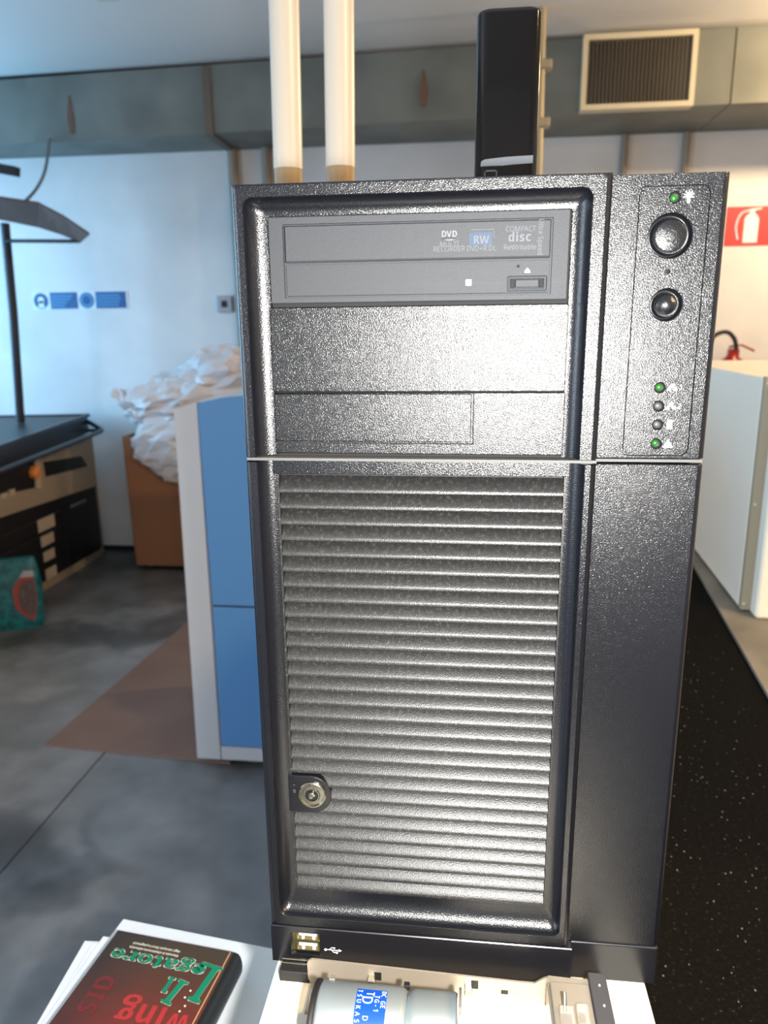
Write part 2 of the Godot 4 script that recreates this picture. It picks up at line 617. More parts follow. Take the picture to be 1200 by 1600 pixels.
func room() -> void:
	var H := 2.588
	var fl := struct("floor", bx(Vector3(-3.7, -0.2, -4.1), Vector3(4.4, -0.006, 3.8)), M.gap_dark)
	var conc := concrete()
	part(fl, "slab", bx(Vector3(-3.5, -0.006, -3.83), Vector3(-1.026, 0.0, 3.6)), conc)
	part(fl, "slab", bx(Vector3(-1.021, -0.006, -3.83), Vector3(4.2, 0.0, 3.6)), conc)
	struct("ceiling", bx(Vector3(-3.7, H, -4.1), Vector3(4.4, H + 0.2, 3.8)), M.ceiling_paint)
	struct("wall_back", bx(Vector3(-3.7, 0, -4.05), Vector3(4.4, H, -3.83)), M.wall_paint)
	struct("wall_right", bx(Vector3(4.2, 0, -3.83), Vector3(4.4, H, 3.8)), M.wall_paint)
	struct("wall_front", bx(Vector3(-3.5, 0, 3.6), Vector3(4.2, H, 3.8)), M.wall_paint)
	var st := begin()
	for w in [[-3.83, -3.5, 0.0, 0.0], [-1.9, 0.45, 0.0, 0.0], [2.55, 3.8, 0.0, 0.0], [-3.5, -1.9, 0.8, 2.1], [0.45, 2.55, 0.85, 1.8]]:
		if w[3] == 0.0:
			box_to(st, Vector3(-3.7, 0, w[0]), Vector3(-3.5, H, w[1]))
		else:
			box_to(st, Vector3(-3.7, 0, w[0]), Vector3(-3.5, w[2], w[1]))
			box_to(st, Vector3(-3.7, w[3], w[0]), Vector3(-3.5, H, w[1]))
	struct("wall_left", done(st), M.wall_paint)
	for w in [[1, -3.5, -1.9, 0.8, 2.1], [2, 0.45, 2.55, 0.85, 1.8]]:  # the second window is unseen, added to give front faces cool light
		var f := begin()
		for z in [w[1], (w[1] + w[2]) / 2.0 - 0.025, w[2] - 0.05]:
			box_to(f, Vector3(-3.64, w[3], z), Vector3(-3.58, w[4], z + 0.05))
		for y in [w[3], w[4] - 0.05]:
			box_to(f, Vector3(-3.64, y, w[1]), Vector3(-3.58, y + 0.05, w[2]))
		var win := struct("window_%d" % w[0], done(f), M.window_frame)
		var mid: float = (w[1] + w[2]) / 2.0
		part(win, "pane", bx(Vector3(-3.614, w[3] + 0.045, w[1] + 0.045), Vector3(-3.608, w[4] - 0.045, mid - 0.02)), M.window_glass)
		part(win, "pane", bx(Vector3(-3.614, w[3] + 0.045, mid + 0.02), Vector3(-3.608, w[4] - 0.045, w[2] - 0.045)), M.window_glass)
	struct("baseboard_back", bx(Vector3(-3.5, 0.0, -3.83), Vector3(4.2, 0.03, -3.82)), M.gap_dark)
	var p := thing("pendant_lamp", "warm glowing bulb hanging from the ceiling near the duct at right", "lamp", Vector3(2.0, 2.44, -2.95))
	part(p, "cord", tube([Vector3(0, 0.11, 0), Vector3(0, H - 2.44, 0)], 0.004, 8), M.rubber)
	part(p, "socket", lathe([Vector2(0.0, 0.05), Vector2(0.018, 0.05), Vector2(0.02, 0.06), Vector2(0.02, 0.11), Vector2(0.006, 0.115), Vector2(0.0, 0.115)], 20), M.batten_cream, Vector3.ZERO, Vector3(-PI / 2.0, 0, 0))
	part(p, "bulb", lathe([Vector2(0.0, -0.05), Vector2(0.025, -0.045), Vector2(0.045, -0.022), Vector2(0.05, 0.0), Vector2(0.042, 0.025), Vector2(0.02, 0.05), Vector2(0.0, 0.05)], 24), M.lamp_warm, Vector3.ZERO, Vector3(-PI / 2.0, 0, 0))
	part(p, "added_shade", lathe([Vector2(0.02, 0.085), Vector2(0.10, 0.078), Vector2(0.17, 0.060), Vector2(0.172, 0.056), Vector2(0.10, 0.072), Vector2(0.02, 0.079)], 36), M.cream_paint, Vector3.ZERO, Vector3(-PI / 2.0, 0, 0))  # unseen disc added to keep the bulb's light off the ceiling
	var bl := OmniLight3D.new()
	bl.name = "bulb_light"
	bl.light_color = Color(1.0, 0.87, 0.68)
	bl.light_energy = 2.7
	bl.light_size = 0.045
	bl.omni_range = 14.0
	bl.omni_attenuation = 2.0
	bl.shadow_enabled = true
	p.add_child(bl)
	warm_lamp(Vector3(2.2, H, 0.4), 1.2, 12.0, true, "ceiling lamp with a warm glowing diffuser above the beige machine's front")
	var b := thing("ceiling_batten", "cream ceiling light fitting, unlit, at the top left by the duct", "light fitting", Vector3(-1.267, H, -2.09))
	part(b, "housing", rbox(Vector3(-0.055, -0.03, -0.6), Vector3(0.055, 0.0, 0.6), 0.008), M.batten_cream)
	part(b, "cover", rbox(Vector3(-0.045, -0.05, -0.595), Vector3(0.045, -0.028, 0.595), 0.01), M.tube_white)

func bench_and_plinth() -> void:
	var t := thing("workbench", "dusty black workbench under the server, its top dark and flecked", "workbench", Vector3(0, 0, 0))
	var top := PackedVector2Array([Vector2(-0.235, -0.55), Vector2(1.7, -0.55), Vector2(1.7, 2.35), Vector2(0.1, 2.35), Vector2(0.1, 1.4), Vector2(-0.15, 1.4), Vector2(-0.15, 0.5), Vector2(0.0, 0.5), Vector2(0.0, 0.19), Vector2(-0.235, 0.19)])
	part(t, "bench_top", prism(top, B - 0.235, B - 0.2), M.bench_black, Vector3.ZERO, Vector3(-PI / 2.0, 0, 0))
	for p in [Vector2(-0.18, 0.45), Vector2(1.62, 0.45), Vector2(1.62, -2.27), Vector2(0.15, -2.27), Vector2(-0.1, -1.3), Vector2(-0.18, -0.13)]:
		part(t, "leg", rbox(Vector3(p.x - 0.025, 0, p.y - 0.025), Vector3(p.x + 0.025, B - 0.235, p.y + 0.025), 0.004), M.soft_black)
	var rng := RandomNumberGenerator.new()
	rng.seed = 12
	var fleck := begin()
	for k in 420:
		var c := Vector3(rng.randf_range(0.24, 0.62), B - 0.1995, rng.randf_range(-1.1, 0.15))
		if rng.randf() < 0.55:
			c.x = clampf(rng.randfn(0.48 + 0.04 * c.z, 0.05), 0.24, 0.62)
		if c.x > 0.50 - 0.1165 * c.z:
			continue
		var h := Vector3(rng.randf_range(0.0002, 0.0009), 0.0004, rng.randf_range(0.0002, 0.0009))
		box_to(fleck, c - h, c + h)
	var fl := solo("dust_flecks", done(fleck), M.fleck_grey, "pale dust flecks scattered over the black bench right of the server", "dust")
	fl.set_meta("kind", "stuff")
	solo("plinth", rbox(Vector3(0.0035, -0.2, -0.47), Vector3(0.2285, 0.0, 0.24), 0.002), M.white_laminate, "bright white box that the black server tower stands on", "plinth", Vector3(0, B, 0))

func server() -> void:
	var t := thing("server_tower", "tall black server tower with a slatted door and a control strip on the right", "server", Vector3(0, B, 0))
	part(t, "case", rbox(Vector3(0.003, 0.004, -0.478), Vector3(0.231, 0.4485, -0.0155), 0.003), M.case_metal)
	# upper bezel: an arch with a cove running round the drive bays
	for up in [true, false]:
		var st := begin()
		var yo := 0.3193 if up else 0.3165
		var yt := 0.4526 if up else 0.0262
		var s := 1.0 if up else -1.0
		var loops := [ubend(0, 0.1815, yo, yt, 0.001, -0.03, -0.012, -0.03, up)]
		for k in 5:
			var a := PI / 2.0 * k / 4.0
			var e := 0.0034 * (1.0 - cos(a))
			loops.append(ubend(e, 0.1815 - e, yo, yt - s * e * 0.3, 0.001 + 0.3 * e, -0.0034 * (1.0 - sin(a)), -0.0055 * (1.0 - sin(a)), -0.0010 * (1.0 - sin(a)), up))
		loft(st, loops, 1, false)
		var cl := 0.0059 if up else 0.0066
		var cr := 0.1722 if up else 0.1752
		var ct := 0.4464 if up else 0.0333
		var dl := 0.0155 if up else 0.0148
		var dr := 0.1645 if up else 0.1676
		var dt := 0.4388 if up else 0.0465
		loft(st, [loops[-1], ubend(cl - 0.0003, cr + 0.0003, yo, ct + s * 0.0003, 0.005, 0, 0, 0, up)], -1, false)
		var cove := [ubend(cl - 0.0003, cr + 0.0003, yo, ct + s * 0.0003, 0.005, 0, 0, 0, up), ubend(cl, cr, yo, ct, 0.0047, -0.0004, -0.0004, -0.0004, up)]
		for k in range(1, 9):
			var a := PI / 2.0 * k / 8.0
			var w := 1.0 - cos(a)
			var z := -0.0004 - 0.0085 * sin(a)
			cove.append(ubend(lerpf(cl, dl, w), lerpf(cr, dr, w), yo, lerpf(ct, dt, w), lerpf(0.0047, 0.0012, w), z, z, z, up))
		loft(st, cove, 2, false)
		var edge := ubend(dl, dr, yo, dt, 0.0012, -0.0089, -0.0089, -0.0089, up)
		loft(st, [edge, ubend(dl + 0.0004, dr - 0.0004, yo, dt - s * 0.0004, 0.001, -0.0155, -0.0155, -0.0155, up)], -1, false)
		part(t, "upper_bezel" if up else "door", done(st), M.black_plastic)
	# light caught by the door's edge, painted as a pale strip across the front
	var gap := begin()
	box_to(gap, Vector3(0.0006, 0.3172, -0.014), Vector3(0.1812, 0.3186, -0.0022))
	box_to(gap, Vector3(0.1812, 0.3172, -0.014), Vector3(0.2340, 0.3186, -0.0080))
	part(t, "seam_glint_strip", done(gap), M.seam_glint)
	control_strip(t)
	drive_bays(t)
	grille_door(t)
	foot_bezel(t)

func side_panel(y0: float, y1: float) -> Array:
	var loops := [rrect(0.1812, y0, 0.2345, y1, 0.0004, -0.0155)]
	for k in 5:
		var a := PI / 2.0 * k / 4.0
		var e := 0.0032 * (1.0 - cos(a))
		loops.append(rrect(0.1812 + e * 0.1, y0 + e * 0.15, 0.2345 - e, y1 - e * 0.15, 0.0004 + e * 0.15, -0.006 - 0.0034 * (1.0 - sin(a))))
	return loops

func control_strip(t: Node3D) -> void:
	var Z := -0.006
	var st := begin()
	var loops := side_panel(0.3193, 0.4526)
	loft(st, loops, 1)
	loft(st, [loops[-1], rrect(0.1930, 0.3207, 0.2262, 0.4472, 0.0042, Z)], -1)
	loft(st, [rrect(0.1930, 0.3207, 0.2262, 0.4472, 0.0042, Z), rrect(0.1933, 0.3210, 0.2259, 0.4469, 0.0039, Z - 0.0013), rrect(0.1943, 0.3220, 0.2249, 0.4459, 0.0031, Z - 0.0013), rrect(0.1946, 0.3223, 0.2246, 0.4456, 0.0028, Z)], -1)
	var x0 := 0.1950
	var x1 := 0.2242
	loft(st, [rrect(0.1946, 0.3223, 0.2246, 0.4456, 0.0028, Z), rrect(x0, 0.3228, x1, 0.4452, 0.00001, Z)], -1)
	var holes := [[0.3228, 0.3315, 0.2104, 0.3268, 0.0028], [0.3315, 0.3410, 0.2104, 0.3363, 0.0028], [0.3410, 0.3502, 0.2102, 0.3455, 0.0028], [0.3502, 0.3595, 0.2102, 0.3546, 0.0028],
		[0.3840, 0.4050, 0.2101, 0.3938, 0.0078], [0.4050, 0.4130, 0.2097, 0.4090, 0.0012], [0.4130, 0.4373, 0.2096, 0.4251, 0.0104], [0.4373, 0.4452, 0.2103, 0.4419, 0.0028]]
	for h in holes:
		cell(st, x0, x1, h[0], h[1], Z, h[2], h[3], h[4])
	st.set_smooth_group(-1)
	quad(st, Vector3(x0, 0.3595, Z), Vector3(x1, 0.3595, Z), Vector3(x1, 0.3840, Z), Vector3(x0, 0.3840, Z))
	part(t, "control_panel", done(st), M.black_plastic)
	var st2 := begin()
	var low := side_panel(0.0262, 0.3165)
	loft(st2, low, 1)
	cap(st2, low[-1])
	part(t, "lower_side_panel", done(st2), M.black_plastic)
	# power and identify buttons in dished rings
	for b in [[0.2096, 0.4251, 0.0104, 0.0076, "power_button"], [0.2101, 0.3938, 0.0078, 0.0050, "identify_button"]]:
		var R: float = b[2]
		var r: float = b[3]
		var ring := [Vector2(R, 0.0002)]
		for k in 9:                                      # a dished ring
			var a := PI * k / 8.0
			ring.append(Vector2(lerpf(R - 0.0003, r + 0.0003, k / 8.0), -0.0042 * sin(a) - 0.0001))
		ring.append(Vector2(r + 0.0002, -0.003))
		ring.append(Vector2(0.0, -0.003))
		var g := part(t, b[4], lathe(ring, 40), M.gloss_black, Vector3(b[0], b[1], Z))
		var capp := [Vector2(r, -0.003), Vector2(r, -0.0004)]
		var dome := 0.0012 if r > 0.006 else 0.0022
		for k in 8:
			var q := (k + 1) / 8.0
			capp.append(Vector2(r * (1.0 - q) + 0.00001, -0.0004 + dome * (1.0 - pow(1.0 - q, 2.0))))
		part(g, "button_cap", lathe(capp, 40), M.bay_plastic)
		if r > 0.006:                                     # raised power mark: a broken ring
			var ps := []
			for k in 20:
				var a := PI / 2.0 + 0.5 + (TAU - 1.0) * k / 19.0
				ps.append(Vector3(cos(a) * 0.0026, sin(a) * 0.0026, 0.0007))
			var mk := begin()
			tube_to(mk, ps, 0.00025, 6)
			tube_to(mk, [Vector3(0, 0.0012, 0.00085), Vector3(0, 0.0033, 0.0006)], 0.00025, 6)
			part(g, "power_mark", done(mk), M.soft_black)
	part(t, "reset_hole", lathe([Vector2(0.0012, 0.0), Vector2(0.0012, -0.003), Vector2(0.0, -0.003)], 16), M.hole_black, Vector3(0.2097, 0.4090, Z))
	for l in [[0.2103, 0.4419, true], [0.2102, 0.3546, true], [0.2102, 0.3455, false], [0.2104, 0.3363, false], [0.2104, 0.3268, true]]:
		var s := part(t, "status_light", lathe([Vector2(0.0028, 0.0), Vector2(0.0025, -0.0012), Vector2(0.0021, -0.0022), Vector2(0.0, -0.0022)], 24), M.soft_black, Vector3(l[0], l[1], Z))
		s.set_meta("label", "lit green status light" if l[2] else "unlit status light")
		part(s, "lens", lathe([Vector2(0.0016, -0.0024), Vector2(0.0014, -0.0017), Vector2(0.0009, -0.0013), Vector2(0.0, -0.0012)], 20), M.green_led if l[2] else M.dark_led)
	# white printed marks
	var P: Material = M.print_white
	var sun := begin()
	var sc := Vector3(0.2164, 0.4424, Z)
	for k in 7:
		var a := PI / 2.0 + (k - 3) * 0.62
		tube_to(sun, [sc + Vector3(cos(a), sin(a), 0) * 0.0008, sc + Vector3(cos(a), sin(a), 0) * 0.0025], 0.00022, 5)
	loft(sun, [circ(sc.x, sc.y, 0.0013, Z, 14), circ(sc.x, sc.y, 0.0012, Z + 0.00015, 14)], -1)
	cap(sun, circ(sc.x, sc.y, 0.0012, Z + 0.00015, 14))
	box_to(sun, sc + Vector3(-0.0006, -0.003, -0.0001), sc + Vector3(0.0006, -0.0008, 0.00015))
	part(t, "lamp_symbol", done(sun), P)
	for k in 2:
		var c := Vector3(0.2160, 0.3547 - 0.0091 * k, Z)
		var net := begin()
		for d in [Vector2(0, 0.0011), Vector2(-0.0016, -0.001), Vector2(0.0016, -0.001)]:
			box_to(net, c + Vector3(d.x - 0.0008, d.y - 0.0006, -0.0001), c + Vector3(d.x + 0.0008, d.y + 0.0006, 0.00015))
		box_to(net, c + Vector3(-0.0017, -0.0001, -0.0001), c + Vector3(0.0017, 0.0002, 0.00015))
		part(t, "network_symbol", done(net), P)
		word(t, "network_number", str(k + 1), c + Vector3(0.0042, 0, 0.0001), 0.0019, P, Vector3.ZERO, "Droid Sans", false, 0.0003)
	part(t, "disk_symbol", prism(PackedVector2Array([Vector2(-0.0013, -0.0017), Vector2(-0.0009, -0.0022), Vector2(0.0009, -0.0022), Vector2(0.0013, -0.0017), Vector2(0.0013, 0.0019), Vector2(0.0008, 0.0023), Vector2(-0.0008, 0.0023), Vector2(-0.0013, 0.0019)]), -0.0001, 0.00015), P, Vector3(0.2161, 0.3365, Z))
	var warn := part(t, "warning_symbol", prism(PackedVector2Array([Vector2(-0.0024, -0.0017), Vector2(0.0024, -0.0017), Vector2(0.0, 0.0024)]), -0.0001, 0.00015), P, Vector3(0.2161, 0.3266, Z))
	part(warn, "exclamation_mark", bx(Vector3(-0.00015, -0.0011, 0.0001), Vector3(0.00015, 0.0007, 0.0002)), M.print_grey)

func drive_bays(t: Node3D) -> void:
	# the backing that the bay gaps show
	part(t, "bay_backing", bx(Vector3(0.0145, 0.3175, -0.0155), Vector3(0.1660, 0.4400, -0.0118)), M.hole_black)
	# optical drive
	var x0 := 0.0158
	var x1 := 0.1635
	var Z := -0.0078
	var st := begin()
	var out0 := rrect(x0, 0.3970, x1, 0.4386, 0.0006, -0.0118)
	var out1 := rrect(x0, 0.3970, x1, 0.4386, 0.0006, Z - 0.0005)
	var out2 := rrect(x0 + 0.0005, 0.3975, x1 - 0.0005, 0.4381, 0.0005, Z)
	var g0 := rrect(0.0232, 0.3996, 0.1556, 0.4349, 0.0006, Z)
	var g1 := rrect(0.0233, 0.3997, 0.1555, 0.4348, 0.0006, Z - 0.0016)
	var g2 := rrect(0.0243, 0.4005, 0.1546, 0.4158, 0.0005, Z - 0.0016)
	var g3 := rrect(0.0245, 0.4007, 0.1544, 0.4156, 0.0005, Z - 0.0003)
	loft(st, [out0, out1, out2], 1)
	loft(st, [out2, g0, g1], -1)
	loft(st, [g1, g2, g3], -1)
	# lower half with a pocket for the eject button
	var e0 := rrect(0.1345, 0.4013, 0.1537, 0.4085, 0.0008, Z - 0.0003)
	loft(st, [g3, e0], -1)
	loft(st, [e0, rrect(0.1349, 0.4017, 0.1533, 0.4081, 0.0006, Z - 0.0012), rrect(0.1354, 0.4022, 0.1528, 0.4076, 0.0005, Z - 0.0012), rrect(0.1356, 0.4024, 0.1526, 0.4074, 0.0004, Z - 0.0004), rrect(0.1360, 0.4027, 0.1522, 0.4071, 0.0003, Z - 0.0004), rrect(0.1361, 0.4028, 0.1521, 0.4070, 0.0003, Z - 0.0022)], -1)
	cap(st, rrect(0.1361, 0.4028, 0.1521, 0.4070, 0.0003, Z - 0.0022))
	var drive := part(t, "optical_drive", done(st), M.drive_plastic)
	var td := begin()
	loft(td, [rrect(0.0243, 0.4166, 0.1546, 0.4340, 0.0004, Z - 0.0016), rrect(0.0243, 0.4166, 0.1546, 0.4340, 0.0004, Z + 0.0003), rrect(0.0249, 0.4176, 0.1540, 0.4335, 0.0004, Z + 0.0009)], 1)
	cap(td, rrect(0.0249, 0.4176, 0.1540, 0.4335, 0.0004, Z + 0.0009))
	part(drive, "tray_door", done(td), M.drive_plastic)
	part(drive, "eject_button", rbox(Vector3(0.1385, 0.4031, Z - 0.0022), Vector3(0.1497, 0.4067, Z + 0.0003), 0.0004), M.drive_plastic)
	for x in [0.1362, 0.1500]:
		part(drive, "eject_recess", bx(Vector3(x, 0.4029, Z - 0.0022), Vector3(x + 0.0020, 0.4069, Z - 0.0006)), M.hole_black)
	part(drive, "indicator_window", rbox(Vector3(0.1143, 0.4043, Z - 0.0006), Vector3(0.1172, 0.4072, Z + 0.0002), 0.0005), M.indicator_white)
	part(drive, "pinhole", lathe([Vector2(0.0008, 0.0003), Vector2(0.0, 0.0003)], 12), M.hole_black, Vector3(0.1396, 0.4130, Z - 0.0005))
	var ej := begin()
	prism_to(ej, PackedVector2Array([Vector2(-0.0013, -0.0001), Vector2(0.0013, -0.0001), Vector2(0, 0.0013)]), -0.0003, 0.0001)
	box_to(ej, Vector3(-0.0013, -0.0009, -0.0003), Vector3(0.0013, -0.0004, 0.0001))
	part(drive, "eject_symbol", done(ej), M.print_white, Vector3(0.1441, 0.4108, Z - 0.0002))
	var ZT := Z + 0.0009
	word(drive, "disc_logo", "DVD", Vector3(0.1060, 0.4284, ZT), 0.0028, M.print_grey, Vector3.ZERO, "Droid Sans", true)
	part(drive, "disc_logo", lathe([Vector2(0.0042, 0.0), Vector2(0.0042, 0.0001), Vector2(0.0006, 0.0001)], 28), M.print_grey, Vector3(0.1060, 0.4258, ZT)).scale = Vector3(1, 0.22, 1)
	word(drive, "disc_logo", "MULTI", Vector3(0.1060, 0.4237, ZT), 0.0012, M.print_pale)
	word(drive, "disc_logo", "RECORDER", Vector3(0.1060, 0.4215, ZT), 0.0011, M.print_pale)
	var rw := part(drive, "rewritable_logo", rbox(Vector3(0.1155, 0.4226, ZT - 0.0005), Vector3(0.1268, 0.4290, ZT + 0.0001), 0.0001, 1), M.print_blue)
	rw.set_meta("label", "pale blue printed logo block")
	word(drive, "rewritable_logo", "RW", Vector3(0.1214, 0.4254, ZT + 0.0002), 0.0036, M.print_pale, Vector3.ZERO, "Droid Sans", true)
	word(drive, "rewritable_logo", "DVD+R DL", Vector3(0.1216, 0.4214, ZT), 0.0009, M.print_pale)
	var ln := begin()
	box_to(ln, Vector3(0.1165, 0.4299, ZT - 0.0001), Vector3(0.1276, 0.43015, ZT + 0.0001))
	box_to(ln, Vector3(0.1274, 0.4260, ZT - 0.0001), Vector3(0.1276, 0.4300, ZT + 0.0001))
	part(drive, "rewritable_logo", done(ln), M.print_pale)
	word(drive, "compact_logo", "disc", Vector3(0.1397, 0.4262, ZT), 0.0042, M.print_pale, Vector3.ZERO, "Droid Sans", true)
	word(drive, "compact_logo", "COMPACT", Vector3(0.1402, 0.4299, ZT), 0.0009, M.print_pale)
	word(drive, "compact_logo", "ReWritable", Vector3(0.1400, 0.4216, ZT), 0.0013, M.print_pale)
	word(drive, "compact_logo", "Ultra Speed", Vector3(0.1497, 0.4260, ZT), 0.0008, M.print_pale, Vector3(0, 0, -PI / 2.0))
	# blank bay cover, small bay cover and its plate
	for c in [["bay_cover", 0.0150, 0.3527, 0.1646, 0.3951, -0.0074], ["bay_plate", 0.0150, 0.3202, 0.1650, 0.3521, -0.0082], ["small_bay_cover", 0.0154, 0.3268, 0.1182, 0.3516, -0.0072]]:
		var b := begin()
		var z: float = c[5]
		var l1 := rrect(c[1], c[2], c[3], c[4], 0.0006, -0.0118)
		var l2 := rrect(c[1], c[2], c[3], c[4], 0.0006, z - 0.0004)
		var l3 := rrect(c[1] + 0.0004, c[2] + 0.0004, c[3] - 0.0004, c[4] - 0.0004, 0.0005, z)
		loft(b, [l1, l2, l3], 1)
		cap(b, l3)
		part(t, c[0], done(b), M.bay_plastic)
	var lip := begin()                                    # ledge below the small cover, and its recess line
	box_to(lip, Vector3(0.0152, 0.3255, -0.010), Vector3(0.1196, 0.3262, -0.0079))
	box_to(lip, Vector3(0.1190, 0.3255, -0.010), Vector3(0.1196, 0.3520, -0.0079))
	part(t, "cover_groove", done(lip), M.hole_black)

func grille_door(t: Node3D) -> void:
	part(t, "door_backing", bx(Vector3(0.0140, 0.0400, -0.030), Vector3(0.1690, 0.3165, -0.0185)), M.hole_black)
	part(t, "door_header", rbox(Vector3(0.0128, 0.3090, -0.0150), Vector3(0.1692, 0.3164, -0.0078), 0.0004), M.black_plastic)
	part(t, "grille_rim", bx(Vector3(0.0146, 0.0462, -0.0155), Vector3(0.0156, 0.3088, -0.0088)), M.dusty_plastic)
	part(t, "grille_rim", bx(Vector3(0.1666, 0.0462, -0.0155), Vector3(0.1676, 0.3088, -0.0088)), M.dusty_plastic)
	# one louvre: bull-nosed, rising to the back
	var prof := PackedVector2Array()                      # (z, y)
	var at := Vector2(-0.0166, 0.0004)
	prof.append(at)
	for k in 10:                                          # a face leaning back, with a rounded lower lip
		var lean := lerpf(60.0, 36.0, k / 6.0) if k < 7 else lerpf(36.0, 2.0, (k - 6) / 3.0)
		var run := 0.00152 if k < 7 else 0.00062
		at += Vector2(sin(deg_to_rad(lean)), -cos(deg_to_rad(lean))) * run
		prof.append(at)
	prof.append(Vector2(at.x - 0.0004, at.y - 0.0004))
	prof.append(Vector2(-0.0150, at.y - 0.0002))
	var loops := []
	for p in prof:
		loops.append(PackedVector3Array([Vector3(0.1664, p.y, p.x), Vector3(0.0158, p.y, p.x)]))
	var st := begin()
	st.set_smooth_group(1)
	for k in loops.size() - 1:
		st.set_smooth_group(1 if k < 10 else -1)
		var a: PackedVector3Array = loops[k]
		var b: PackedVector3Array = loops[k + 1]
		quad(st, a[1], b[1], b[0], a[0])
	for e in 2:
		var end := PackedVector3Array()
		for l in loops:
			end.append(l[e])
		cap(st, end, e == 1)
	var slat := done(st)
	for k in 29:
		part(t, "slat", slat, M.dusty_plastic, Vector3(0, 0.3074 - 0.00900 * k, 0))
	# lock plate, flat at the left and round at the right
	var pl := PackedVector2Array([Vector2(0.0135, 0.1262), Vector2(0.0135, 0.1016)])
	for k in 17:
		var a := -PI / 2.0 + PI * k / 16.0
		pl.append(Vector2(0.0272 + cos(a) * 0.0122, 0.1139 + sin(a) * 0.0123))
	var lp := []
	for q in [[0.0, -0.0155], [0.0, -0.0080], [0.0005, -0.0075]]:
		var loop := PackedVector3Array()
		for p in pl:
			var inward: float = q[0]
			var d: Vector2 = (p - Vector2(0.0266, 0.1139)).normalized() * inward
			loop.append(Vector3(p.x - d.x, p.y - d.y, q[1]))
		lp.append(loop)
	var ls := begin()
	loft(ls, lp, -1)
	cap(ls, lp[2])
	var plate := part(t, "lock_plate", done(ls), M.gloss_black)
	part(plate, "lock_cylinder", lathe([Vector2(0.0086, -0.001), Vector2(0.0086, 0.0008), Vector2(0.0080, 0.0014), Vector2(0.0072, 0.0014), Vector2(0.0068, 0.0004), Vector2(0.0050, 0.0004), Vector2(0.0046, 0.0010), Vector2(0.0040, 0.0010), Vector2(0.0036, -0.0008), Vector2(0.0022, -0.0008), Vector2(0.0020, 0.0012), Vector2(0.0012, 0.0016), Vector2(0.0, 0.0016)], 36, -1), M.chrome, Vector3(0.0277, 0.1141, -0.0075))
	var marks := begin()
	for y in [0.1120, 0.1136, 0.1170]:
		box_to(marks, Vector3(0.0163, y, -0.007), Vector3(0.0176, y + 0.0003, -0.0067))
	box_to(marks, Vector3(0.0163, 0.1120, -0.007), Vector3(0.0166, 0.1136, -0.0067))
	box_to(marks, Vector3(0.0174, 0.1120, -0.007), Vector3(0.0177, 0.1136, -0.0067))
	part(plate, "lock_mark", done(marks), M.print_grey, Vector3(0, 0.0028, -0.0007))

func foot_bezel(t: Node3D) -> void:
	# the plain skirt under the door, notched for the ports, and its right part
	var st := begin()
	for b in [[0.0005, 0.0, 0.0128, 0.0262], [0.0312, 0.0, 0.1832, 0.0262], [0.0128, 0.0, 0.0312, 0.0060], [0.0128, 0.0222, 0.0312, 0.0262]]:
		box_to(st, Vector3(b[0], b[1], -0.03), Vector3(b[2], b[3] - 0.0005 if b[3] > 0.02 else b[3], 0.0008))
	st.set_smooth_group(-1)
	var y1 := 0.0257
	quad(st, Vector3(0.0005, y1, 0.0008), Vector3(0.1832, y1, 0.0008), Vector3(0.1829, 0.0262, 0.0003), Vector3(0.0007, 0.0262, 0.0003))
	quad(st, Vector3(0.0007, 0.0262, 0.0003), Vector3(0.1829, 0.0262, 0.0003), Vector3(0.1826, 0.0262, -0.03), Vector3(0.0009, 0.0262, -0.03))
	part(t, "skirt", done(st), M.gloss_black)
	part(t, "side_skirt", rbox(Vector3(0.1826, 0.0, -0.03), Vector3(0.2340, 0.0266, -0.0048), 0.0014), M.gloss_black)
	var ports := part(t, "port_plate", bx(Vector3(0.0129, 0.0061, -0.012), Vector3(0.0311, 0.0221, -0.0028)), M.port_metal)
	for y in [0.0075, 0.0150]:
		var s := begin()
		loft(s, [rrect(0.0158, y, 0.0300, y + 0.0064, 0.0003, -0.0028), rrect(0.0158, y, 0.0300, y + 0.0064, 0.0003, -0.0012), rrect(0.0163, y + 0.0005, 0.0295, y + 0.0059, 0.0003, -0.0012), rrect(0.0163, y + 0.0005, 0.0295, y + 0.0059, 0.0003, -0.0080)], -1)
		var shell := part(ports, "usb_socket", done(s), M.port_metal)
		shell.set_meta("label", "metal usb socket")
		part(ports, "socket_tongue", bx(Vector3(0.0172, y + 0.0028, -0.0100), Vector3(0.0286, y + 0.0050, -0.0020)), M.print_white)
		for x in [0.0190, 0.0258]:
			part(ports, "socket_spring", bx(Vector3(x, y + 0.0006, -0.0040), Vector3(x + 0.0018, y + 0.0028, -0.0016)), M.print_white)
	# printed usb trident
	var tr := begin()
	var c := Vector3(0.0346, 0.0116, 0.0009)
	tube_to(tr, [c, c + Vector3(0.0084, -0.0002, 0)], 0.00022, 6)
	tube_to(tr, [c + Vector3(0.0022, 0, 0), c + Vector3(0.0038, 0.0016, 0), c + Vector3(0.0052, 0.0016, 0)], 0.00020, 6)
	tube_to(tr, [c + Vector3(0.0034, 0, 0), c + Vector3(0.0050, -0.0018, 0), c + Vector3(0.0066, -0.0018, 0)], 0.00020, 6)
	for d in [[0.0, 0.0, 0.0009], [0.0055, 0.0016, 0.0006]]:
		cap(tr, circ(c.x + d[0], c.y + d[1], d[2], c.z + 0.0002, 14))
	box_to(tr, c + Vector3(0.0064, -0.0024, -0.0002), c + Vector3(0.0076, -0.0012, 0.0002))
	prism_to(tr, PackedVector2Array([Vector2(c.x + 0.0082, c.y - 0.0010), Vector2(c.x + 0.0100, c.y - 0.0002), Vector2(c.x + 0.0082, c.y + 0.0008)]), c.z - 0.0002, c.z + 0.0002)
	part(t, "usb_symbol", done(tr), M.print_white)

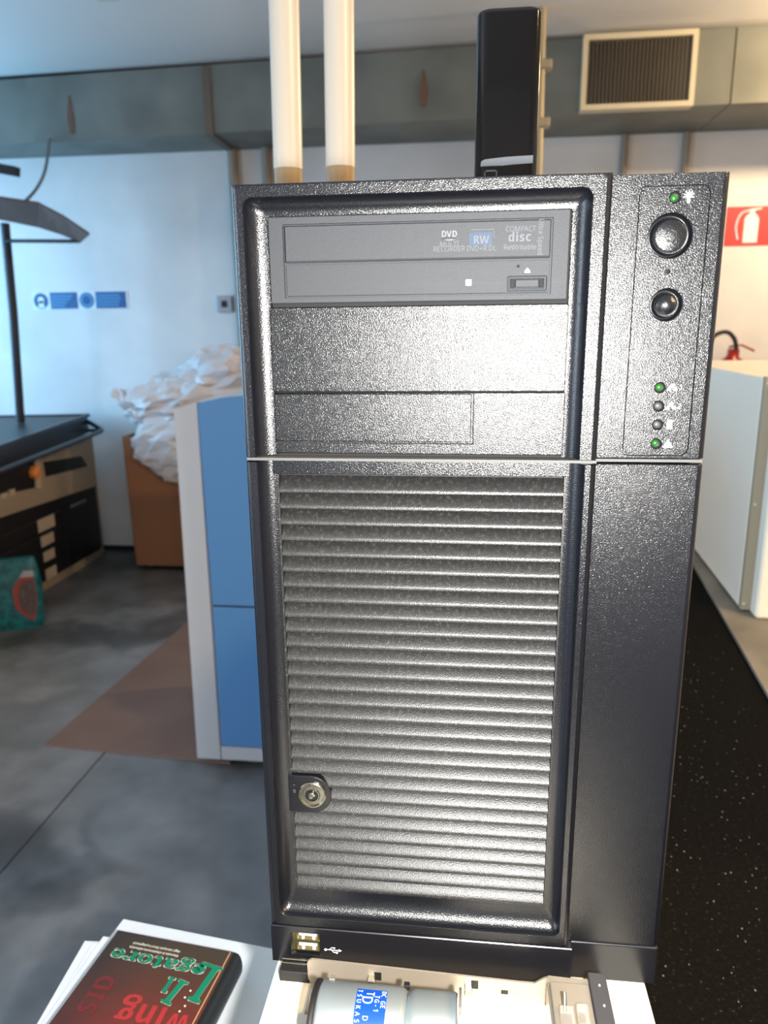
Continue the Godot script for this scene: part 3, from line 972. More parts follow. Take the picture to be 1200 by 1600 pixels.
func blue_cabinet() -> void:
	var t := thing("machine_cabinet", "tall white machine cabinet with blue front panels, left of the server", "cabinet", Vector3(0, 0, -1.6))
	var x1 := -0.02
	var body := PackedVector2Array([Vector2(-0.700, 0.018), Vector2(x1, 0.018), Vector2(x1, 1.150), Vector2(-0.45, 1.144), Vector2(-0.55, 1.136), Vector2(-0.62, 1.124), Vector2(-0.692, 1.098)])
	part(t, "body", prism(body, -0.55, -0.008), M.cabinet_white)
	part(t, "front_edge", prism(PackedVector2Array([Vector2(-0.704, 0.016), Vector2(-0.629, 0.016), Vector2(-0.6265, 1.1215), Vector2(-0.693, 1.1)]), -0.012, 0.0), M.cabinet_white)
	part(t, "upper_panel", prism(PackedVector2Array([Vector2(-0.6195, 0.5275), Vector2(x1, 0.5275), Vector2(x1, 1.148), Vector2(-0.45, 1.142), Vector2(-0.55, 1.133), Vector2(-0.6245, 1.118)]), -0.012, 0.002), M.cabinet_blue)
	part(t, "panel_gap", bx(Vector3(-0.621, 0.517, -0.012), Vector3(x1, 0.531, -0.004)), M.gap_dark)
	part(t, "lower_panel", rbox(Vector3(-0.6215, 0.064, -0.012), Vector3(x1, 0.5205, 0.002), 0.003), M.cabinet_blue)
	part(t, "kick_plate", rbox(Vector3(-0.6255, 0.016, -0.012), Vector3(x1, 0.061, 0.001), 0.002), M.cabinet_white)
	for x in [-0.525, -0.12]:
		for z in [-0.06, -0.48]:
			part(t, "levelling_foot", rbox(Vector3(x - 0.025, 0, z - 0.02), Vector3(x + 0.025, 0.02, z + 0.04), 0.004), M.castor_metal)

func beige_machine() -> void:
	var board := PackedVector2Array([Vector2(0.518, 0.0), Vector2(1.66, 0.0), Vector2(1.66, 2.3), Vector2(0.786, 2.3)])
	solo("base_board", prism(board, 0.0, 0.006), M.grey_board, "grey board lying on the black bench beneath the beige machine", "board", Vector3(0, B - 0.2, 0), Vector3(-PI / 2.0, 0, 0))
	var t := thing("beige_machine", "large beige boxy machine with a bright front cover, right of the server", "machine", Vector3(0.6915, B - 0.194, -1.158), deg_to_rad(-4.4))
	part(t, "side_panel", rbox(Vector3(0, 0.006, -0.90), Vector3(0.70, 0.484, -0.012), 0.004), M.beige_panel)
	part(t, "front_strip", rbox(Vector3(0.001, 0.004, -0.014), Vector3(0.70, 0.486, 0.004), 0.002), M.beige_strip)
	part(t, "front_cover", rbox(Vector3(0.0185, -0.0, 0.002), Vector3(0.69, 0.483, 0.045), 0.009, 3), M.beige_front)
	for y in [0.478, 0.235, 0.022]:
		part(t, "screw", lathe([Vector2(0.0028, -0.001), Vector2(0.0028, 0.0006), Vector2(0.0, 0.001)], 12), M.screw_bright, Vector3(0.007, y - 0.004, 0.0045))

func reprographic_machine() -> void:
	# a dark machine along the left, its long front facing right
	var t := thing("exposure_machine", "black and beige machine with drawers and a dark raised tray, at left", "machine", Vector3(-2.07, 0, -3.70))
	# local: x out of the front, z towards the camera; helper polygons are drawn in (z, y) and pushed along x
	var L := 2.0
	part(t, "base", bx(Vector3(-0.62, 0.0, 0.0), Vector3(-0.012, 0.055, L)), M.machine_beige)
	part(t, "body", bx(Vector3(-0.62, 0.055, 0.004), Vector3(-0.004, 0.74, L)), M.machine_black)
	part(t, "end_panel", bx(Vector3(-0.62, 0.02, -0.01), Vector3(0.0, 0.73, 0.004)), M.machine_beige)
	var face := func(called: String, zy: Array, x0: float, x1: float, m: Material) -> MeshInstance3D:
		var poly := PackedVector2Array()
		for p in zy:
			poly.append(Vector2(-(p.x + 3.70), p.y + B))
		return part(t, called, prism(poly, x0, x1), m, Vector3.ZERO, Vector3(0, PI / 2.0, 0))
	face.call("trim_band", [Vector2(-3.70, -0.43), Vector2(-3.085, -0.367), Vector2(-2.79, -0.345), Vector2(-1.70, -0.26), Vector2(-1.70, -0.345), Vector2(-2.77, -0.445), Vector2(-3.70, -0.481)], -0.004, 0.006, M.machine_beige)
	face.call("control_recess", [Vector2(-3.69, -0.20), Vector2(-3.62, -0.19), Vector2(-3.12, -0.165), Vector2(-3.085, -0.375), Vector2(-3.69, -0.43)], -0.004, 0.004, M.machine_beige)
	face.call("recess_post", [Vector2(-3.145, -0.17), Vector2(-3.10, -0.168), Vector2(-3.075, -0.37), Vector2(-3.12, -0.375)], 0.004, 0.014, M.label_beige)
	face.call("control_window", [Vector2(-3.174, -0.25), Vector2(-3.552, -0.280), Vector2(-3.61, -0.348), Vector2(-3.181, -0.329)], 0.004, 0.008, M.window_smoke)
	part(t, "knob", lathe([Vector2(0.034, -0.002), Vector2(0.034, 0.02), Vector2(0.028, 0.028), Vector2(0.0, 0.029)], 24), M.knob_orange, Vector3(0.0, B - 0.287, 3.70 - 3.085), Vector3(0, PI / 2.0, 0))
	for d in [[-2.82, -0.351, 0.024, 0.05], [-2.885, -0.349, 0.03, 0.045], [-2.735, -0.352, 0.02, 0.07]]:
		part(t, "letter_block", bx(Vector3(-0.004, B + d[1] - d[2] / 2, 3.70 + d[0] - d[3] / 2), Vector3(0.0065, B + d[1] + d[2] / 2, 3.70 + d[0] + d[3] / 2)), M.label_beige, Vector3(0.0, 0.0, 0.0))
	var ys := [-0.532, -0.617, -0.704, -0.791, -0.87]
	for k in 4:
		var dr := part(t, "drawer", rbox(Vector3(-0.1, B + ys[k + 1] + 0.006, 0.40), Vector3(0.004, B + ys[k] - 0.004, 1.75), 0.004), M.machine_black)
		var zz := [[-3.058, -3.212], [-3.068, -3.187], [-3.074, -3.178], [-3.075, -3.176]]
		var yy := [[-0.535, -0.600], [-0.625, -0.681], [-0.711, -0.764], [-0.806, -0.861]]
		part(dr, "card_holder", bx(Vector3(0.002, B + yy[k][1], 3.70 + zz[k][1]), Vector3(0.007, B + yy[k][0], 3.70 + zz[k][0])), M.label_beige)
	var dpn := part(t, "door_panel", rbox(Vector3(-0.05, B - 0.865, 0.02), Vector3(0.003, B - 0.49, 0.385), 0.004), M.machine_black)
	part(dpn, "handle", rbox(Vector3(0.003, B - 0.545, 0.15), Vector3(0.012, B - 0.530, 0.32), 0.003), M.smoke_grey)
	# the tray on top, tipped a little towards the camera, with a rail in front
	var swing := deg_to_rad(11.5)
	var tray := part(t, "tray", bx(Vector3(-0.66, 0, 0.0), Vector3(-0.01, 0.10, L)), M.machine_black, Vector3(0.0, B - 0.165, 0.0), Vector3(0, swing, 0))
	part(tray, "tray_rim", bx(Vector3(-0.025, 0.09, -0.01), Vector3(0.0, 0.108, L)), M.machine_rim)
	part(tray, "tray_rim", bx(Vector3(-0.67, 0.09, -0.015), Vector3(0.0, 0.108, 0.012)), M.machine_rim)
	part(tray, "tray_rim", bx(Vector3(-0.68, 0.09, 0.0), Vector3(-0.65, 0.115, L)), M.machine_rim)
	part(t, "rail", tube([Vector3(0.0, B - 0.10, 0.02), Vector3(0.085, B - 0.132, 0.06), Vector3(0.112, B - 0.140, 0.085), Vector3(0.13, B - 0.142, 0.14), Vector3(0.43, B - 0.142, L)], 0.013), M.machine_rim)
	part(t, "rail_end", tube([Vector3(0.0, B - 0.150, 0.02), Vector3(0.115, B - 0.142, 0.10)], 0.010), M.machine_rim)
	# mast and curved hood above the tray
	part(t, "mast", tube([Vector3(-0.16, B - 0.06, 0.42), Vector3(-0.125, B + 0.50, 0.42), Vector3(-0.11, B + 0.93, 0.42)], 0.022), M.pole_dark)
	part(t, "hood_stay", tube([Vector3(-0.11, B + 0.845, 0.44), Vector3(0.29, B + 0.832, 0.46)], 0.009), M.pole_dark)
	var hd := begin()
	var rows := []
	var near := [Vector2(-0.45, 0.968), Vector2(-0.1, 0.966), Vector2(0.216, 0.954), Vector2(0.384, 0.927), Vector2(0.491, 0.871), Vector2(0.596, 0.800)]
	var away := [Vector2(-0.75, 0.968), Vector2(-0.4, 0.964), Vector2(-0.114, 0.946), Vector2(0.081, 0.905), Vector2(0.200, 0.868), Vector2(0.290, 0.830)]
	for k in 6:
		rows.append(PackedVector3Array([Vector3(away[k].x, B + away[k].y + 0.004, 0.45), Vector3(near[k].x, B + near[k].y + 0.004, 0.95), Vector3(near[k].x, B + near[k].y - 0.004, 0.95), Vector3(away[k].x, B + away[k].y - 0.004, 0.45)]))
	loft(hd, rows, -1)
	cap(hd, rows[0], true)
	cap(hd, rows[5])
	part(t, "hood", done(hd), M.hood_brown)
	part(t, "hood_arm", bx(Vector3(-0.5, -0.02, -0.02), Vector3(0.11, 0.02, 0.02)), M.rubber, Vector3(0.02, B + 1.135, 0.65), Vector3(0, 0, -0.2))
	solo("hanging_wire", tube(spline([Vector3(-2.02, B + 1.36, -3.5), Vector3(-2.035, B + 1.20, -3.45), Vector3(-2.08, B + 1.09, -3.40), Vector3(-2.17, B + 0.99, -3.34)]), 0.008, 8), M.smoke_grey, "thin grey wire hanging from the duct to the brown hood", "wire")

func bin_with_film() -> void:
	var t := thing("waste_bin", "brown waste bin on castors under crumpled clear film, by the wall", "bin", Vector3(-1.42, 0, -3.62))
	var st := begin()
	loft(st, [rrect(-0.33, -0.17, 0.33, 0.17, 0.01, 0.03), rrect(-0.335, -0.172, 0.335, 0.172, 0.01, 0.40), rrect(-0.34, -0.175, 0.34, 0.175, 0.01, 0.765), rrect(-0.325, -0.16, 0.325, 0.16, 0.008, 0.765), rrect(-0.32, -0.155, 0.32, 0.155, 0.008, 0.06)], -1)
	cap(st, rrect(-0.32, -0.155, 0.32, 0.155, 0.008, 0.06))
	part(t, "box", done(st), M.kraft_brown, Vector3.ZERO, Vector3(-PI / 2.0, 0, 0))
	for p in [Vector2(-0.27, 0.12), Vector2(0.27, 0.12), Vector2(-0.27, -0.12), Vector2(0.27, -0.12)]:
		part(t, "castor", lathe([Vector2(0.0, -0.012), Vector2(0.022, -0.012), Vector2(0.024, 0.0), Vector2(0.022, 0.012), Vector2(0.0, 0.012)], 14), M.castor_metal, Vector3(p.x, 0.024, p.y))
	var f := begin()
	lump(f, Vector3(0.08, 0.92, 0.02), Vector3(0.34, 0.22, 0.20), 0.20, 0.09, 4)
	lump(f, Vector3(0.23, 1.05, 0.03), Vector3(0.26, 0.17, 0.16), 0.25, 0.10, 7)
	lump(f, Vector3(-0.08, 0.93, 0.10), Vector3(0.24, 0.13, 0.14), 0.30, 0.12, 12)
	lump(f, Vector3(-0.02, 0.72, 0.20), Vector3(0.22, 0.17, 0.05), 0.25, 0.12, 15)
	lump(f, Vector3(0.12, 0.68, 0.20), Vector3(0.22, 0.15, 0.05), 0.22, 0.12, 19)
	lump(f, Vector3(0.44, 1.12, 0.05), Vector3(0.16, 0.10, 0.12), 0.3, 0.12, 29)
	var spike := []
	for k in 8:
		var q := k / 7.0
		var r := lerpf(0.085, 0.03, q)
		var c := Vector3(lerpf(-0.15, -0.36, q), lerpf(0.86, 1.01, q), lerpf(0.14, 0.17, q))
		var loop := PackedVector3Array()
		for i in 9:
			var a := -TAU * i / 9.0
			var rr := r * (0.8 + 0.35 * sin(i * 2.7 + k * 1.9))
			loop.append(c + Vector3(cos(a) * rr * 0.6, cos(a) * rr * 0.8, sin(a) * rr))
		spike.append(loop)
	loft(f, spike, -1)
	cap(f, spike[7])
	solo("plastic_film", done(f), M.clear_film, "crumpled heap of clear plastic film spilling over the brown bin", "plastic film", Vector3(-1.42, 0, -3.62))

func duct() -> void:
	var H := 2.588
	var t := thing("ventilation_duct", "long grey sheet metal ventilation duct running along the back wall below the ceiling", "duct", Vector3(0, 0, -3.83))
	# local z runs out of the wall; the front is a little skewed to it
	var fz := func(x: float) -> float:
		return 0.415 + 0.052 * x
	var yb := B + 1.3485
	var sections := [[-3.49, -1.172], [-1.166, 0.34], [0.346, 1.24], [1.246, 4.19]]
	for s in sections:
		var st := begin()
		st.set_smooth_group(-1)
		var xa: float = s[0]
		var xb: float = s[1]
		var za: float = fz.call(xa)
		var zb: float = minf(fz.call(xb), 0.49)
		var top := H - 0.02
		quad(st, Vector3(xa, yb, za), Vector3(xb, yb, zb), Vector3(xb, top, zb), Vector3(xa, top, za))
		quad(st, Vector3(xa, yb, 0.002), Vector3(xb, yb, 0.002), Vector3(xb, yb, zb), Vector3(xa, yb, za))
		quad(st, Vector3(xa, top, za), Vector3(xb, top, zb), Vector3(xb, top, 0.002), Vector3(xa, top, 0.002))
		quad(st, Vector3(xb, yb, zb), Vector3(xb, yb, 0.002), Vector3(xb, top, 0.002), Vector3(xb, top, zb))
		quad(st, Vector3(xa, yb, 0.002), Vector3(xa, yb, za), Vector3(xa, top, za), Vector3(xa, top, 0.002))
		quad(st, Vector3(xb, yb, 0.002), Vector3(xa, yb, 0.002), Vector3(xa, top, 0.002), Vector3(xb, top, 0.002))
		part(t, "duct_section", done(st), M.duct_metal)
	for x in [-1.169]:
		var z: float = fz.call(x)
		var fl := begin()
		box_to(fl, Vector3(x - 0.02, yb - 0.012, 0.01), Vector3(x + 0.02, yb, z + 0.012))
		box_to(fl, Vector3(x - 0.02, yb, z), Vector3(x + 0.02, H - 0.03, z + 0.012))
		part(t, "joint_flange", done(fl), M.duct_flange)
	for b in [[-1.90, 1.38, 1.555], [-0.112, 1.41, 1.565]]:
		var z: float = fz.call(b[0])
		part(t, "rust_strip", prism(PackedVector2Array([Vector2(-0.012, b[1]), Vector2(0.010, b[1]), Vector2(0.018, b[1] + 0.06), Vector2(0.004, b[2]), Vector2(-0.004, b[2]), Vector2(-0.020, b[1] + 0.07)]), 0.0, 0.004), M.rust, Vector3(b[0], B, z))
	# grille with upright louvres
	var gx0 := 0.597
	var gx1 := 1.085
	var gz := 0.49
	var gy0 := B + 1.345
	var gy1 := B + 1.648
	var g := begin()
	loft(g, [rrect(gx0, gy0, gx1, gy1, 0.004, gz - 0.06), rrect(gx0, gy0, gx1, gy1, 0.004, gz), rrect(gx0 + 0.022, gy0 + 0.022, gx1 - 0.022, gy1 - 0.022, 0.003, gz), rrect(gx0 + 0.024, gy0 + 0.024, gx1 - 0.024, gy1 - 0.024, 0.003, gz - 0.05)], -1)
	var gr := part(t, "grille", done(g), M.cream_paint)
	part(gr, "grille_backing", bx(Vector3(gx0 + 0.02, gy0 + 0.02, gz - 0.055), Vector3(gx1 - 0.02, gy1 - 0.02, gz - 0.05)), M.hole_black)
	var lv := begin()
	for k in 27:
		var x := gx0 + 0.028 + k * (gx1 - gx0 - 0.056) / 26.0
		box_to(lv, Vector3(x - 0.0016, gy0 + 0.024, gz - 0.045), Vector3(x + 0.0016, gy1 - 0.024, gz - 0.006))
	var lo := part(gr, "louvers", done(lv), M.louver_dark)
	lo.set_meta("kind", "stuff")
	struct("shadow_gap_1", bx(Vector3(-3.5, H - 0.022, -3.83), Vector3(4.2, H, -3.60)), M.gap_dark)  # dark strip painted in for the shade between duct and ceiling
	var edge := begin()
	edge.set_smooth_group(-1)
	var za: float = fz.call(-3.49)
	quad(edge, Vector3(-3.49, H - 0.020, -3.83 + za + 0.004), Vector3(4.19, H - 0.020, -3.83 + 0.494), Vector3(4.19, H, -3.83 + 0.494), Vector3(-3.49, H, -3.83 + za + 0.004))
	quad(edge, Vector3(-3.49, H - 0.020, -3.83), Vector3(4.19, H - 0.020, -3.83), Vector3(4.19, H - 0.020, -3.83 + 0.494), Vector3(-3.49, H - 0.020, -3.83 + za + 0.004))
	struct("shadow_gap_2", done(edge), M.gap_dark)  # dark sheet standing in for the same shade along the duct's front

func on_the_walls() -> void:
	var Z := -3.83
	# upright pipes below the duct
	var names := {-1.160: "left one of two beige pipes under the duct, above the server's top left corner", -0.975: "right one of two beige pipes under the duct, beside the first white tube", 0.885: "left one of two thin beige pipes below the air grille", 1.188: "right one of two thin beige pipes below the air grille"}
	for x in names:
		var r := 0.028 if x < 0 else 0.020
		solo("wall_pipe", tube([Vector3(x, 0.0, Z + r + 0.003), Vector3(x, B + 1.346, Z + r + 0.003)], r, 12), M.pipe_beige, names[x], "pipe", Vector3.ZERO, Vector3.ZERO, "upright pipes on the back wall")
	var con := thing("conduit", "cream upright conduit with clips just right of the black drive", "conduit", Vector3(0.410, 0, -3.10))
	part(con, "pipe", tube([Vector3(-0.005, 0.0, 0), Vector3(0.0, 1.2, 0), Vector3(-0.02, 2.588, 0)], 0.020, 14), M.conduit_cream)
	for y in [2.36, 2.14]:
		part(con, "clip", rbox(Vector3(-0.03, y, -0.03), Vector3(0.030, y + 0.035, 0.026), 0.005), M.conduit_cream)
	# blue safety sign
	var s := thing("safety_sign", "long blue and white safety sign on the back wall at left", "sign", Vector3(-2.122, B + 0.583, Z))
	part(s, "sign_board", rbox(Vector3(-0.290, -0.050, 0.0), Vector3(0.290, 0.050, 0.004), 0.001, 1), M.sign_white)
	for c in [[-0.2365, true], [0.043, false]]:
		var d := part(s, "pictogram", disc(0.044, 0.003, 0.0055, 28), M.sign_blue, Vector3(c[0], 0, 0))
		if c[1]:                                          # a head with ear muffs
			var h := begin()
			cap(h, circ(0, 0.004, 0.019, 0.0062, 18))
			prism_to(h, PackedVector2Array([Vector2(-0.018, -0.038), Vector2(0.018, -0.038), Vector2(0.013, 0.0), Vector2(-0.013, 0.0)]), 0.005, 0.0062)
			part(d, "figure", done(h), M.sign_white)
		else:
			var h := begin()
			loft(h, [circ(0, 0, 0.037, 0.0062, 28), circ(0, 0, 0.026, 0.0062, 28)])
			part(d, "figure", done(h), M.sign_line)
	for p in [[-0.18, -0.012], [0.098, 0.2815]]:
		var x0: float = p[0]
		var x1: float = p[1]
		var pn := part(s, "text_panel", rbox(Vector3(x0, -0.046, 0.003), Vector3(x1, 0.046, 0.0055), 0.001, 1), M.sign_blue)
		for k in 4:
			var w: float = [0.95, 0.85, 0.7, 0.6][k] if p[0] < 0 else [0.9, 0.95, 0.9, 0.85][k]
			part(pn, "text_line", bx(Vector3(x0 + 0.006, 0.022 - k * 0.018, 0.005), Vector3(x0 + 0.006 + (x1 - x0 - 0.03) * w, 0.030 - k * 0.018, 0.0061)), M.sign_line)
	# fire extinguisher sign
	var f := thing("fire_sign", "red square sign with a white fire extinguisher picture at right", "sign", Vector3(1.545, B + 0.897, Z))
	part(f, "sign_board", rbox(Vector3(-0.125, -0.095, 0.0), Vector3(0.125, 0.095, 0.004), 0.001, 1), M.sign_red)
	var e := begin()
	prism_to(e, PackedVector2Array([Vector2(-0.035, -0.08), Vector2(0.035, -0.08), Vector2(0.035, 0.035), Vector2(0.022, 0.055), Vector2(0.012, 0.06), Vector2(0.012, 0.075), Vector2(0.045, 0.082), Vector2(0.045, 0.088), Vector2(-0.012, 0.082), Vector2(-0.012, 0.06), Vector2(-0.022, 0.055), Vector2(-0.035, 0.035)]), 0.003, 0.0052)
	tube_to(e, spline([Vector3(-0.010, 0.076, 0.005), Vector3(-0.055, 0.060, 0.005), Vector3(-0.075, 0.0, 0.005), Vector3(-0.062, -0.065, 0.005)]), 0.005, 6)
	part(f, "pictogram", done(e), M.sign_white)
	# the extinguisher itself
	var x := thing("fire_extinguisher", "red fire extinguisher with a looped black hose behind the beige machine", "fire extinguisher", Vector3(1.475, 0, -3.70))
	var ey := B + 0.245
	part(x, "cylinder", lathe([Vector2(0.0, ey - 0.52), Vector2(0.075, ey - 0.52), Vector2(0.08, ey - 0.50), Vector2(0.08, ey - 0.07), Vector2(0.065, ey - 0.025), Vector2(0.03, ey), Vector2(0.025, ey + 0.02), Vector2(0.0, ey + 0.02)], 24), M.extinguisher_red, Vector3.ZERO, Vector3(-PI / 2.0, 0, 0))
	part(x, "valve", rbox(Vector3(-0.022, ey + 0.0, -0.02), Vector3(0.028, ey + 0.042, 0.02), 0.006), M.extinguisher_red)
	part(x, "lever", tube([Vector3(-0.02, ey + 0.05, 0.0), Vector3(0.04, ey + 0.06, 0.0), Vector3(0.105, ey + 0.03, 0.0)], 0.006, 8), M.extinguisher_red)
	part(x, "hose", tube(spline([Vector3(0.01, ey + 0.04, 0.02), Vector3(-0.005, ey + 0.09, 0.02), Vector3(-0.045, ey + 0.125, 0.02), Vector3(-0.10, ey + 0.11, 0.02), Vector3(-0.125, ey + 0.06, 0.02), Vector3(-0.115, ey - 0.05, 0.02), Vector3(-0.105, ey - 0.35, 0.02)]), 0.011, 10), M.rubber)
	part(x, "bracket", rbox(Vector3(-0.03, ey - 0.30, -0.125), Vector3(0.03, ey - 0.22, -0.07), 0.004), M.rubber)
	# wall switch
	var w := thing("wall_switch", "small grey wall switch box with a dark centre left of the server", "switch", Vector3(-1.254, B + 0.550, Z))
	part(w, "box", rbox(Vector3(-0.042, -0.045, 0.0), Vector3(0.042, 0.045, 0.03), 0.004), M.switch_grey)
	part(w, "rocker", rbox(Vector3(-0.016, -0.018, 0.028), Vector3(0.016, 0.018, 0.036), 0.003), M.rubber)

func disc(r: float, z0: float, z1: float, n := 24) -> ArrayMesh:
	var st := begin()
	loft(st, [circ(0, 0, r, z0, n), circ(0, 0, r, z1, n)], -1)
	cap(st, circ(0, 0, r, z1, n))
	cap(st, circ(0, 0, r, z0, n), true)
	return done(st)

func behind_the_server() -> void:
	for k in 2:
		var x: float = [-0.1125, -0.0452][k]
		var t := thing("white_tube", ["left one of two upright white tubes behind the server", "right one of two upright white tubes behind the server"][k], "tube", Vector3(x, B - 0.2, -0.62), 0.0, "white tubes behind the server")
		part(t, "shaft", tube([Vector3(-0.003, 0.785, 0), Vector3(0.004, 1.35, 0)], 0.0185, 24), M.tube_white)
		part(t, "sleeve", tube([Vector3(-0.003, 0.0, 0), Vector3(-0.003, 0.786, 0)], 0.0176, 24), M.tube_brown)
	# glossy drive standing on the server
	var d := thing("external_drive", "glossy black upright external drive standing on top of the server", "external drive", Vector3(0.1425, B + 0.4485, -0.25))
	var st := begin()
	var shape := func(inset: float, y: float) -> PackedVector3Array:
		var out := PackedVector3Array()
		for p in rrect(-0.0240 + inset, 0.0 + inset, 0.0240 - inset, 0.125 - inset, 0.008, 0.0, 8):
			out.append(Vector3(p.x, y, -p.y))
		return out
	var loops := [shape.call(0.001, 0.0), shape.call(0.0, 0.001)]
	loops.append(shape.call(0.0, 0.164))
	loops.append(shape.call(0.0006, 0.166))
	loops.append(shape.call(0.003, 0.1675))
	loft(st, loops.slice(0, 2), -1)
	loft(st, [loops[1], loops[2]], 1)
	loft(st, loops.slice(2), 3)
	cap(st, loops[-1])
	part(d, "shell", done(st), M.piano_black)
	var bar := PackedVector2Array([Vector2(-0.0195, 0.0583), Vector2(0.0205, 0.0595), Vector2(0.0205, 0.0650), Vector2(0.0, 0.0645), Vector2(-0.0165, 0.0632), Vector2(-0.0190, 0.0618)])
	part(d, "light_bar", prism(bar, -0.002, 0.0006), M.smoke_grey)
	var mk := begin()
	for b in [[-0.0165, 0.0495, -0.0065, 0.0505], [-0.0165, 0.0545, -0.0065, 0.0555], [-0.0165, 0.0495, -0.0155, 0.0555], [-0.0075, 0.0495, -0.0065, 0.0555]]:
		box_to(mk, Vector3(b[0], b[1], -0.001), Vector3(b[2], b[3], 0.0004))
	part(d, "badge", done(mk), M.smoke_grey)

func papers_and_book() -> void:
	var yb := B - 0.2
	var sheets := [[-0.139, -0.052, 2.5, "lowest white sheet, its left edge furthest out, under the book", M.paper], [-0.134, -0.044, 0.5, "second white sheet from the bottom of the pile under the book", M.paper],
		[-0.139, -0.042, -4.5, "third white sheet from the bottom of the pile under the book", M.paper], [-0.136, -0.058, -7.5, "topmost white sheet, its corner poking out behind the book", M.paper]]
	for k in sheets.size():
		var s = sheets[k]
		solo("paper_sheet", rbox(Vector3(-0.105, 0.0, -0.1485), Vector3(0.105, 0.0022, 0.1485), 0.0004, 1), s[4], s[3], "paper", Vector3(s[0], yb + 0.0024 * k, s[1]), Vector3(0, deg_to_rad(s[2]), 0), "white sheets under the book")
	var y0 := yb + 0.0024 * sheets.size()
	# local: x to the right, z towards the camera, origin at the far left corner of the cover
	var t := thing("book", "dark red and olive paperback titled in green, upside down on white sheets", "book", Vector3(-0.204, y0, -0.178), deg_to_rad(-6.6))
	var W := 0.118
	var D := 0.205
	var T := 0.026
	var gx := Image.create(64, 128, false, Image.FORMAT_RGB8)
	var nz := FastNoiseLite.new()
	nz.seed = 77
	nz.frequency = 0.05
	for j in 128:
		for i in 64:
			var v := j / 127.0
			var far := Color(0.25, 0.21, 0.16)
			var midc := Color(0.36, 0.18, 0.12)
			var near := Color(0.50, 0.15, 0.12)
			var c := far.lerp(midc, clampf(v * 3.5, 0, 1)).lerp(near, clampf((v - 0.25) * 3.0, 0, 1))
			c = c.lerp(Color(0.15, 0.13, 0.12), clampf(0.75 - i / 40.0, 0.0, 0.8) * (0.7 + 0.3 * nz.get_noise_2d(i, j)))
			gx.set_pixel(i, j, c)
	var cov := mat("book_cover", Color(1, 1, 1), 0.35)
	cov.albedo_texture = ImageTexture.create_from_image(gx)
	var plane := SurfaceTool.new()
	plane.begin(Mesh.PRIMITIVE_TRIANGLES)
	plane.set_smooth_group(-1)
	var cor := [[Vector3(0, T, D), Vector2(0, 1)], [Vector3(W, T, D), Vector2(1, 1)], [Vector3(W, T, 0), Vector2(1, 0)], [Vector3(0, T, 0), Vector2(0, 0)]]
	for i in [0, 2, 1, 0, 3, 2]:
		plane.set_uv(cor[i][1])
		plane.add_vertex(cor[i][0])
	var low := [Vector3(0, T - 0.0012, D), Vector3(W, T - 0.0012, D), Vector3(W, T - 0.0012, 0), Vector3(0, T - 0.0012, 0)]
	for i in 4:
		var a: Vector3 = cor[i][0]
		var b: Vector3 = cor[(i + 1) % 4][0]
		for p in [low[i], b, low[(i + 1) % 4], low[i], a, b]:
			plane.set_uv(Vector2(p.x / W, p.z / D))
			plane.add_vertex(p)
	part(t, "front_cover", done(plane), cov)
	part(t, "back_cover", bx(Vector3(0, 0, 0), Vector3(W, 0.0012, D)), M.book_spine)
	part(t, "pages", bx(Vector3(0.002, 0.0012, 0.002), Vector3(W, T - 0.0012, D - 0.002)), M.page_edge)
	var sp := begin()
	var prof := []
	for k in 9:
		var a := PI / 2.0 - PI * k / 8.0
		prof.append(Vector2(W + 0.0075 * pow(cos(a), 0.6), T / 2.0 + T / 2.0 * sin(a)))
	sp.set_smooth_group(1)
	for k in 8:
		var p: Vector2 = prof[k]
		var q: Vector2 = prof[k + 1]
		quad(sp, Vector3(p.x, p.y, D), Vector3(q.x, q.y, D), Vector3(q.x, q.y, 0), Vector3(p.x, p.y, 0))
	for z in [0.0, D]:
		var loop := PackedVector3Array()
		for p in prof:
			loop.append(Vector3(p.x, p.y, z))
		cap(sp, loop, z > 0)
	part(t, "spine", done(sp), M.book_spine)
	part(t, "hinge_line", bx(Vector3(W - 0.0035, T - 0.001, 0.001), Vector3(W - 0.0025, T + 0.0002, D)), M.gold_line)
	# printing, upside down for us
	var flat := Vector3(-PI / 2.0, PI, 0)
	var rotb := Basis.from_euler(Vector3(0, PI, 0)) * Basis.from_euler(Vector3(-PI / 2.0, 0, 0))
	var put := func(called: String, text: String, x: float, z: float, h: float, m: Material, font: String, bold: bool, turn := 0.0, stretch := 1.0, lift := 0.0) -> void:
		var o := word(t, called, text, Vector3(x, T + 0.0001 + lift, z), h, m, Vector3.ZERO, font, bold, 0.0002)
		o.basis = rotb * Basis.from_euler(Vector3(0, 0, turn)) * Basis.from_scale(Vector3(stretch, 1, 1))
	for o in [Vector2(0.0005, 0.0005), Vector2(-0.0005, 0.0005), Vector2(0.0005, -0.0005), Vector2(-0.0005, -0.0005)]:
		put.call("title_outline", "egatore", 0.0555 + o.x, 0.0250 + o.y, 0.0118, M.title_white, "Droid Serif", true, 0.0, 1.48)
		put.call("title_outline", "L", 0.1035 + o.x, 0.0345 + o.y, 0.036, M.title_white, "Droid Serif", false, -0.12, 0.72)
		put.call("title_outline", "I", 0.086 + o.x, 0.0490 + o.y, 0.023, M.title_white, "Droid Serif", false, -0.2, 1.0)
		put.call("title_outline", "l", 0.077 + o.x, 0.0440 + o.y, 0.014, M.title_white, "Droid Serif", true, -0.05, 1.0)
	put.call("title", "egatore", 0.0555, 0.0250, 0.0118, M.title_green, "Droid Serif", true, 0.0, 1.48, 0.0002)
	put.call("title", "L", 0.1035, 0.0345, 0.036, M.title_green, "Droid Serif", true, -0.12, 0.72, 0.0002)
	put.call("title", "I", 0.086, 0.0490, 0.023, M.title_green, "Droid Serif", true, -0.2, 1.0, 0.0002)
